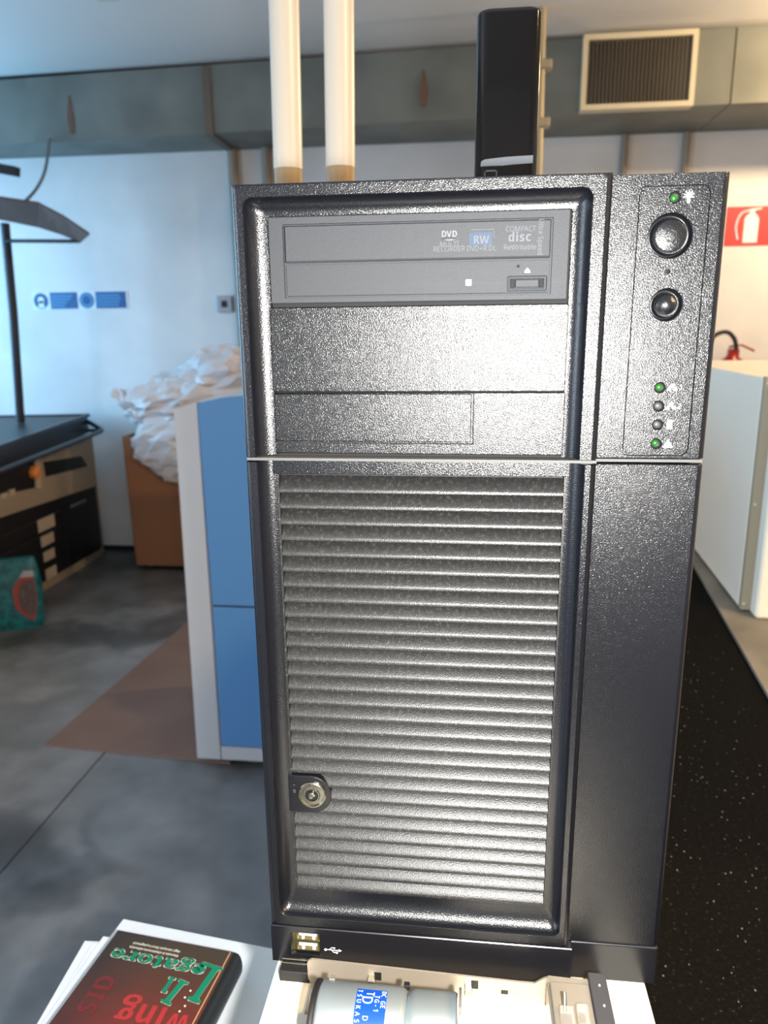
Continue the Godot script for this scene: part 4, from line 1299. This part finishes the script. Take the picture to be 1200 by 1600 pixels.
	put.call("title", "l", 0.077, 0.0440, 0.014, M.title_green, "Droid Serif", true, -0.05, 1.0, 0.0002)
	put.call("subtitle", "Manuale di allestimento editoriale", 0.046, 0.0152, 0.0021, M.title_white, "Droid Sans", false)
	put.call("subtitle", "degli stampati librari e pieghevoli", 0.046, 0.0105, 0.0021, M.title_white, "Droid Sans", false)
	put.call("cover_word", "ing", 0.070, 0.0760, 0.021, M.dim_red, "Droid Sans", true, 0.05, 1.0)
	put.call("cover_word", "w", 0.102, 0.0775, 0.019, M.dim_red, "Droid Sans", true, 0.05, 0.9)
	put.call("cover_word", "SID", 0.022, 0.0660, 0.017, M.dull_red, "Droid Sans", true, -PI / 2.0)
	for p in [[0.097, 0.053], [0.101, 0.0605], [0.099, 0.066], [0.0985, 0.046]]:
		part(t, "cover_dot", disc(0.0009, 0.0, 0.0003, 10), M.title_white, Vector3(p[0], T, p[1]), Vector3(-PI / 2.0, 0, 0))

func motor_and_bracket() -> void:
	# stamped bracket standing in front of the server
	var t := thing("metal_bracket", "pale bent sheet metal bracket in front of the server's base", "bracket", Vector3(0, B, 0))
	var pl := PackedVector2Array([Vector2(0.0285, 0.0), Vector2(0.168, 0.0), Vector2(0.168, 0.0195), Vector2(0.1655, 0.0185), Vector2(0.1605, 0.0145), Vector2(0.152, 0.0145), Vector2(0.0290, 0.0182), Vector2(0.0270, 0.0170), Vector2(0.0262, 0.0150), Vector2(0.0265, 0.004)])
	part(t, "back_plate", prism(pl, 0.0145, 0.0157), M.bracket_metal)
	part(t, "floor_plate", bx(Vector3(0.0285, 0.0, 0.0157), Vector3(0.1155, 0.0012, 0.036)), M.bracket_metal)
	for x in [0.0668, 0.1240]:
		part(t, "tab_hole", bx(Vector3(x, 0.0075, 0.0150), Vector3(x + 0.0042, 0.0130, 0.0160)), M.rubber)
		part(t, "tab", rbox(Vector3(x - 0.0038, 0.0065, 0.0150), Vector3(x + 0.0008, 0.0105, 0.0205), 0.0005, 1), M.chrome)
	part(t, "slot_hole", bx(Vector3(0.1415, 0.0055, 0.0150), Vector3(0.1455, 0.0080, 0.0160)), M.rubber)
	part(t, "side_plate", prism(PackedVector2Array([Vector2(0.168, 0.0), Vector2(0.1905, 0.0), Vector2(0.1905, 0.0195), Vector2(0.168, 0.0205)]), 0.0150, 0.0185), M.bracket_metal)
	part(t, "side_shelf", rbox(Vector3(0.1685, 0.0, 0.0185), Vector3(0.1905, 0.0205, 0.085), 0.0008, 1), M.bracket_metal)
	part(t, "side_rib", rbox(Vector3(0.1670, 0.0, 0.0185), Vector3(0.1685, 0.0190, 0.06), 0.0006, 1), M.steel)
	part(t, "grey_rail", rbox(Vector3(0.1906, 0.0, 0.012), Vector3(0.2005, 0.0225, 0.10), 0.0008, 1), M.dark_grey_plate)
	for p in [Vector2(0.1958, 0.021), Vector2(0.1962, 0.034)]:
		part(t, "rivet", disc(0.0006, 0.0, 0.0005, 10), M.print_white, Vector3(p.x, 0.0225, p.y), Vector3(-PI / 2.0, 0, 0))
	var c := thing("connector", "small clear plastic connector with a metal pin on the bracket's right end", "connector", Vector3(0, B + 0.0205, 0))
	part(c, "pin", tube([Vector3(0.1745, 0.002, 0.040), Vector3(0.1745, 0.0085, 0.0335)], 0.0011, 8), M.chrome)
	part(c, "housing", rbox(Vector3(0.1715, 0.0, 0.038), Vector3(0.1790, 0.005, 0.052), 0.001), M.clear_plastic)
	part(c, "housing", rbox(Vector3(0.1805, 0.0, 0.036), Vector3(0.1870, 0.0055, 0.050), 0.0015), M.clear_plastic)
	# gear motor lying along x
	var R := 0.0222
	var m := thing("gear_motor", "silver cylindrical gear motor with a blue label in front of the server", "motor", Vector3(0.0, B + R, 0.0630))
	var along := Vector3(0, PI / 2.0, 0)
	part(m, "motor_can", lathe([Vector2(0.0, 0.0425), Vector2(R - 0.0015, 0.0425), Vector2(R - 0.0004, 0.0432), Vector2(R, 0.0445), Vector2(R, 0.0865), Vector2(R - 0.0008, 0.0885), Vector2(R - 0.003, 0.0895), Vector2(R - 0.004, 0.0900)], 56), M.zinc, Vector3.ZERO, along)
	part(m, "end_ring", lathe([Vector2(0.0, 0.0398), Vector2(R + 0.0002, 0.0398), Vector2(R + 0.0006, 0.0404), Vector2(R + 0.0006, 0.0420), Vector2(R, 0.0428), Vector2(R - 0.002, 0.0428)], 56), M.rubber, Vector3.ZERO, along)
	part(m, "gearbox", lathe([Vector2(R - 0.0045, 0.0895), Vector2(R - 0.0020, 0.0905), Vector2(R - 0.0006, 0.0925), Vector2(R - 0.0003, 0.0945), Vector2(R - 0.0003, 0.1150), Vector2(R - 0.001, 0.1162), Vector2(0.0, 0.1164)], 56), M.zinc, Vector3.ZERO, along)
	var fl := PackedVector2Array()
	for k in 36:
		var a := TAU * k / 36.0
		fl.append(Vector2(cos(a) * (R - 0.001), sin(a) * (R + 0.0045)))
	part(m, "mounting_flange", prism(fl, 0.1170, 0.1184), M.steel, Vector3.ZERO, along)
	part(m, "flange_hole", disc(0.0016, 0.0, 0.0016, 12), M.rubber, Vector3(0.1169, R + 0.0018, 0), along)
	for p in [[0.0475, 1.0], [0.0885, 0.65]]:
		part(m, "lug", rbox(Vector3(p[0] - 0.0012, R * 0.72 - 0.0012, -R * 0.68 - 0.002), Vector3(p[0] + 0.002, R * 0.72 + 0.0018, -R * 0.68 + 0.001), 0.0004, 1), M.rubber if p[0] > 0.06 else M.steel)
	part(m, "terminal", rbox(Vector3(0.0370, 0.009, -0.010), Vector3(0.0400, 0.0125, -0.006), 0.0005, 1), M.steel)
	# blue label wrapped round the can, printed across it
	var lab := begin()
	var a0 := deg_to_rad(107.0)          # angle from +z towards +y: the label runs from the back over the top to the front
	var a1 := deg_to_rad(36.0)
	var rr := R + 0.00012
	lab.set_smooth_group(1)
	for k in 16:
		var p := lerpf(a0, a1, k / 16.0)
		var q := lerpf(a0, a1, (k + 1) / 16.0)
		quad(lab, Vector3(0.0635, sin(q) * rr, cos(q) * rr), Vector3(0.0795, sin(q) * rr, cos(q) * rr), Vector3(0.0795, sin(p) * rr, cos(p) * rr), Vector3(0.0635, sin(p) * rr, cos(p) * rr))
	var label := part(m, "label_sticker", done(lab), M.blue_label)
	label.set_meta("label", "blue printed label")
	var letter := func(text: String, x: float, ang: float, h: float) -> void:
		var n := Vector3(0, sin(ang), cos(ang))
		var run := Vector3(0, -cos(ang), sin(ang))        # reading direction: over the top towards us
		var b := Basis(run, n.cross(run), n)
		var o := part(label, "label_letter", word_mesh(text, h, "Droid Sans", false, 0.0001), M.print_white)
		o.transform = Transform3D(b, Vector3(x, 0, 0) + n * (rr + 0.0001))
	var step := deg_to_rad(8.2)
	for k in 6:
		letter.call("TSUKAS"[k], 0.0652, a0 - deg_to_rad(5.0) - step * k, 0.0016)
	for k in 4:
		letter.call("TG-1"[k], 0.0745, a0 - deg_to_rad(13.0) - deg_to_rad(6.4) * k, 0.0019)
	for k in 5:
		letter.call("DC GE"[k], 0.0778, a0 - deg_to_rad(5.0) - deg_to_rad(5.4) * k, 0.0017)
	letter.call("T", 0.0707, a0 - deg_to_rad(9.0), 0.0040)
	letter.call("D", 0.0694, a0 - deg_to_rad(19.0), 0.0052)
	letter.call("D", 0.0694, a0 - deg_to_rad(42.0), 0.0026)
	# little black clip at the left
	var k := thing("binder_clip", "small black clip with silver wire beside the bracket, under the ports", "clip", Vector3(0.0085, B, 0.0055))
	part(k, "body", rbox(Vector3(0, 0.0, 0.0), Vector3(0.0185, 0.0075, 0.010), 0.0008), M.rubber)
	part(k, "wire", tube([Vector3(0.0002, 0.0082, 0.0015), Vector3(0.018, 0.0082, 0.0015)], 0.0008, 8), M.chrome)
	part(k, "wire", tube([Vector3(0.0002, 0.0078, 0.0040), Vector3(0.018, 0.0078, 0.0040)], 0.0006, 8), M.chrome)

func small_floor_things() -> void:
	var s := thing("cardboard_sheet", "flat brown cardboard sheet lying on the floor by the blue cabinet", "cardboard", Vector3(0, 0, 0))
	part(s, "near_flap", prism(PackedVector2Array([Vector2(-1.24, 1.645), Vector2(-0.6, 1.60), Vector2(-0.6, 2.46), Vector2(-1.175, 2.46)]), 0.001, 0.006), M.cardboard, Vector3.ZERO, Vector3(-PI / 2.0, 0, 0))
	part(s, "far_flap", prism(PackedVector2Array([Vector2(-1.175, 2.466), Vector2(-0.6, 2.466), Vector2(-0.6, 2.86), Vector2(-1.16, 2.86)]), 0.001, 0.006), M.cardboard, Vector3.ZERO, Vector3(-PI / 2.0, 0, 0))
	# teal printed bag in front of the left machine
	var t := thing("product_bag", "teal plastic bag with an orange and stone picture, on the floor at left", "bag", Vector3(-1.935, 0, -2.62), deg_to_rad(25.0))
	var nz := FastNoiseLite.new()
	nz.seed = 33
	nz.frequency = 6.0
	var st := begin()
	var loops := []
	for j in 11:
		var q := j / 10.0
		var loop := PackedVector3Array()
		var hw := 0.108 * (1.0 - 0.10 * pow(absf(q - 0.4) * 1.6, 2.0))
		var hd := lerpf(0.07, 0.016, pow(q, 1.6))
		for p in rrect(-hw, -hd, hw, hd, minf(hd * 0.9, 0.03), 0.0, 4):
			var v := Vector3(p.x, 0.002 + 0.32 * q, -p.y)
			v += Vector3(nz.get_noise_3dv(v), 0.0, nz.get_noise_3dv(v + Vector3(9, 2, 4))) * 0.028 * q
			loop.append(v)
		loops.append(loop)
	loft(st, loops, 1)
	cap(st, loops[0], true)
	cap(st, loops[-1])
	part(t, "film", done(st), M.teal_film)
	part(t, "picture", prism(PackedVector2Array([Vector2(0.0, 0.10), Vector2(0.03, 0.06), Vector2(0.075, 0.03), Vector2(0.09, 0.075), Vector2(0.095, 0.16), Vector2(0.085, 0.235), Vector2(0.03, 0.235), Vector2(-0.005, 0.18)]), 0.069, 0.077), M.bag_orange, Vector3.ZERO, Vector3(-0.10, 0, 0))
	part(t, "picture_stone", prism(PackedVector2Array([Vector2(0.022, 0.10), Vector2(0.045, 0.065), Vector2(0.085, 0.06), Vector2(0.09, 0.10), Vector2(0.092, 0.17), Vector2(0.085, 0.22), Vector2(0.04, 0.215), Vector2(0.02, 0.16)]), 0.072, 0.080), M.bag_stone, Vector3.ZERO, Vector3(-0.10, 0, 0))
	part(t, "picture_cap", prism(PackedVector2Array([Vector2(0.03, 0.235), Vector2(0.09, 0.235), Vector2(0.09, 0.26), Vector2(0.05, 0.265)]), 0.068, 0.076), M.bag_pale, Vector3.ZERO, Vector3(-0.10, 0, 0))
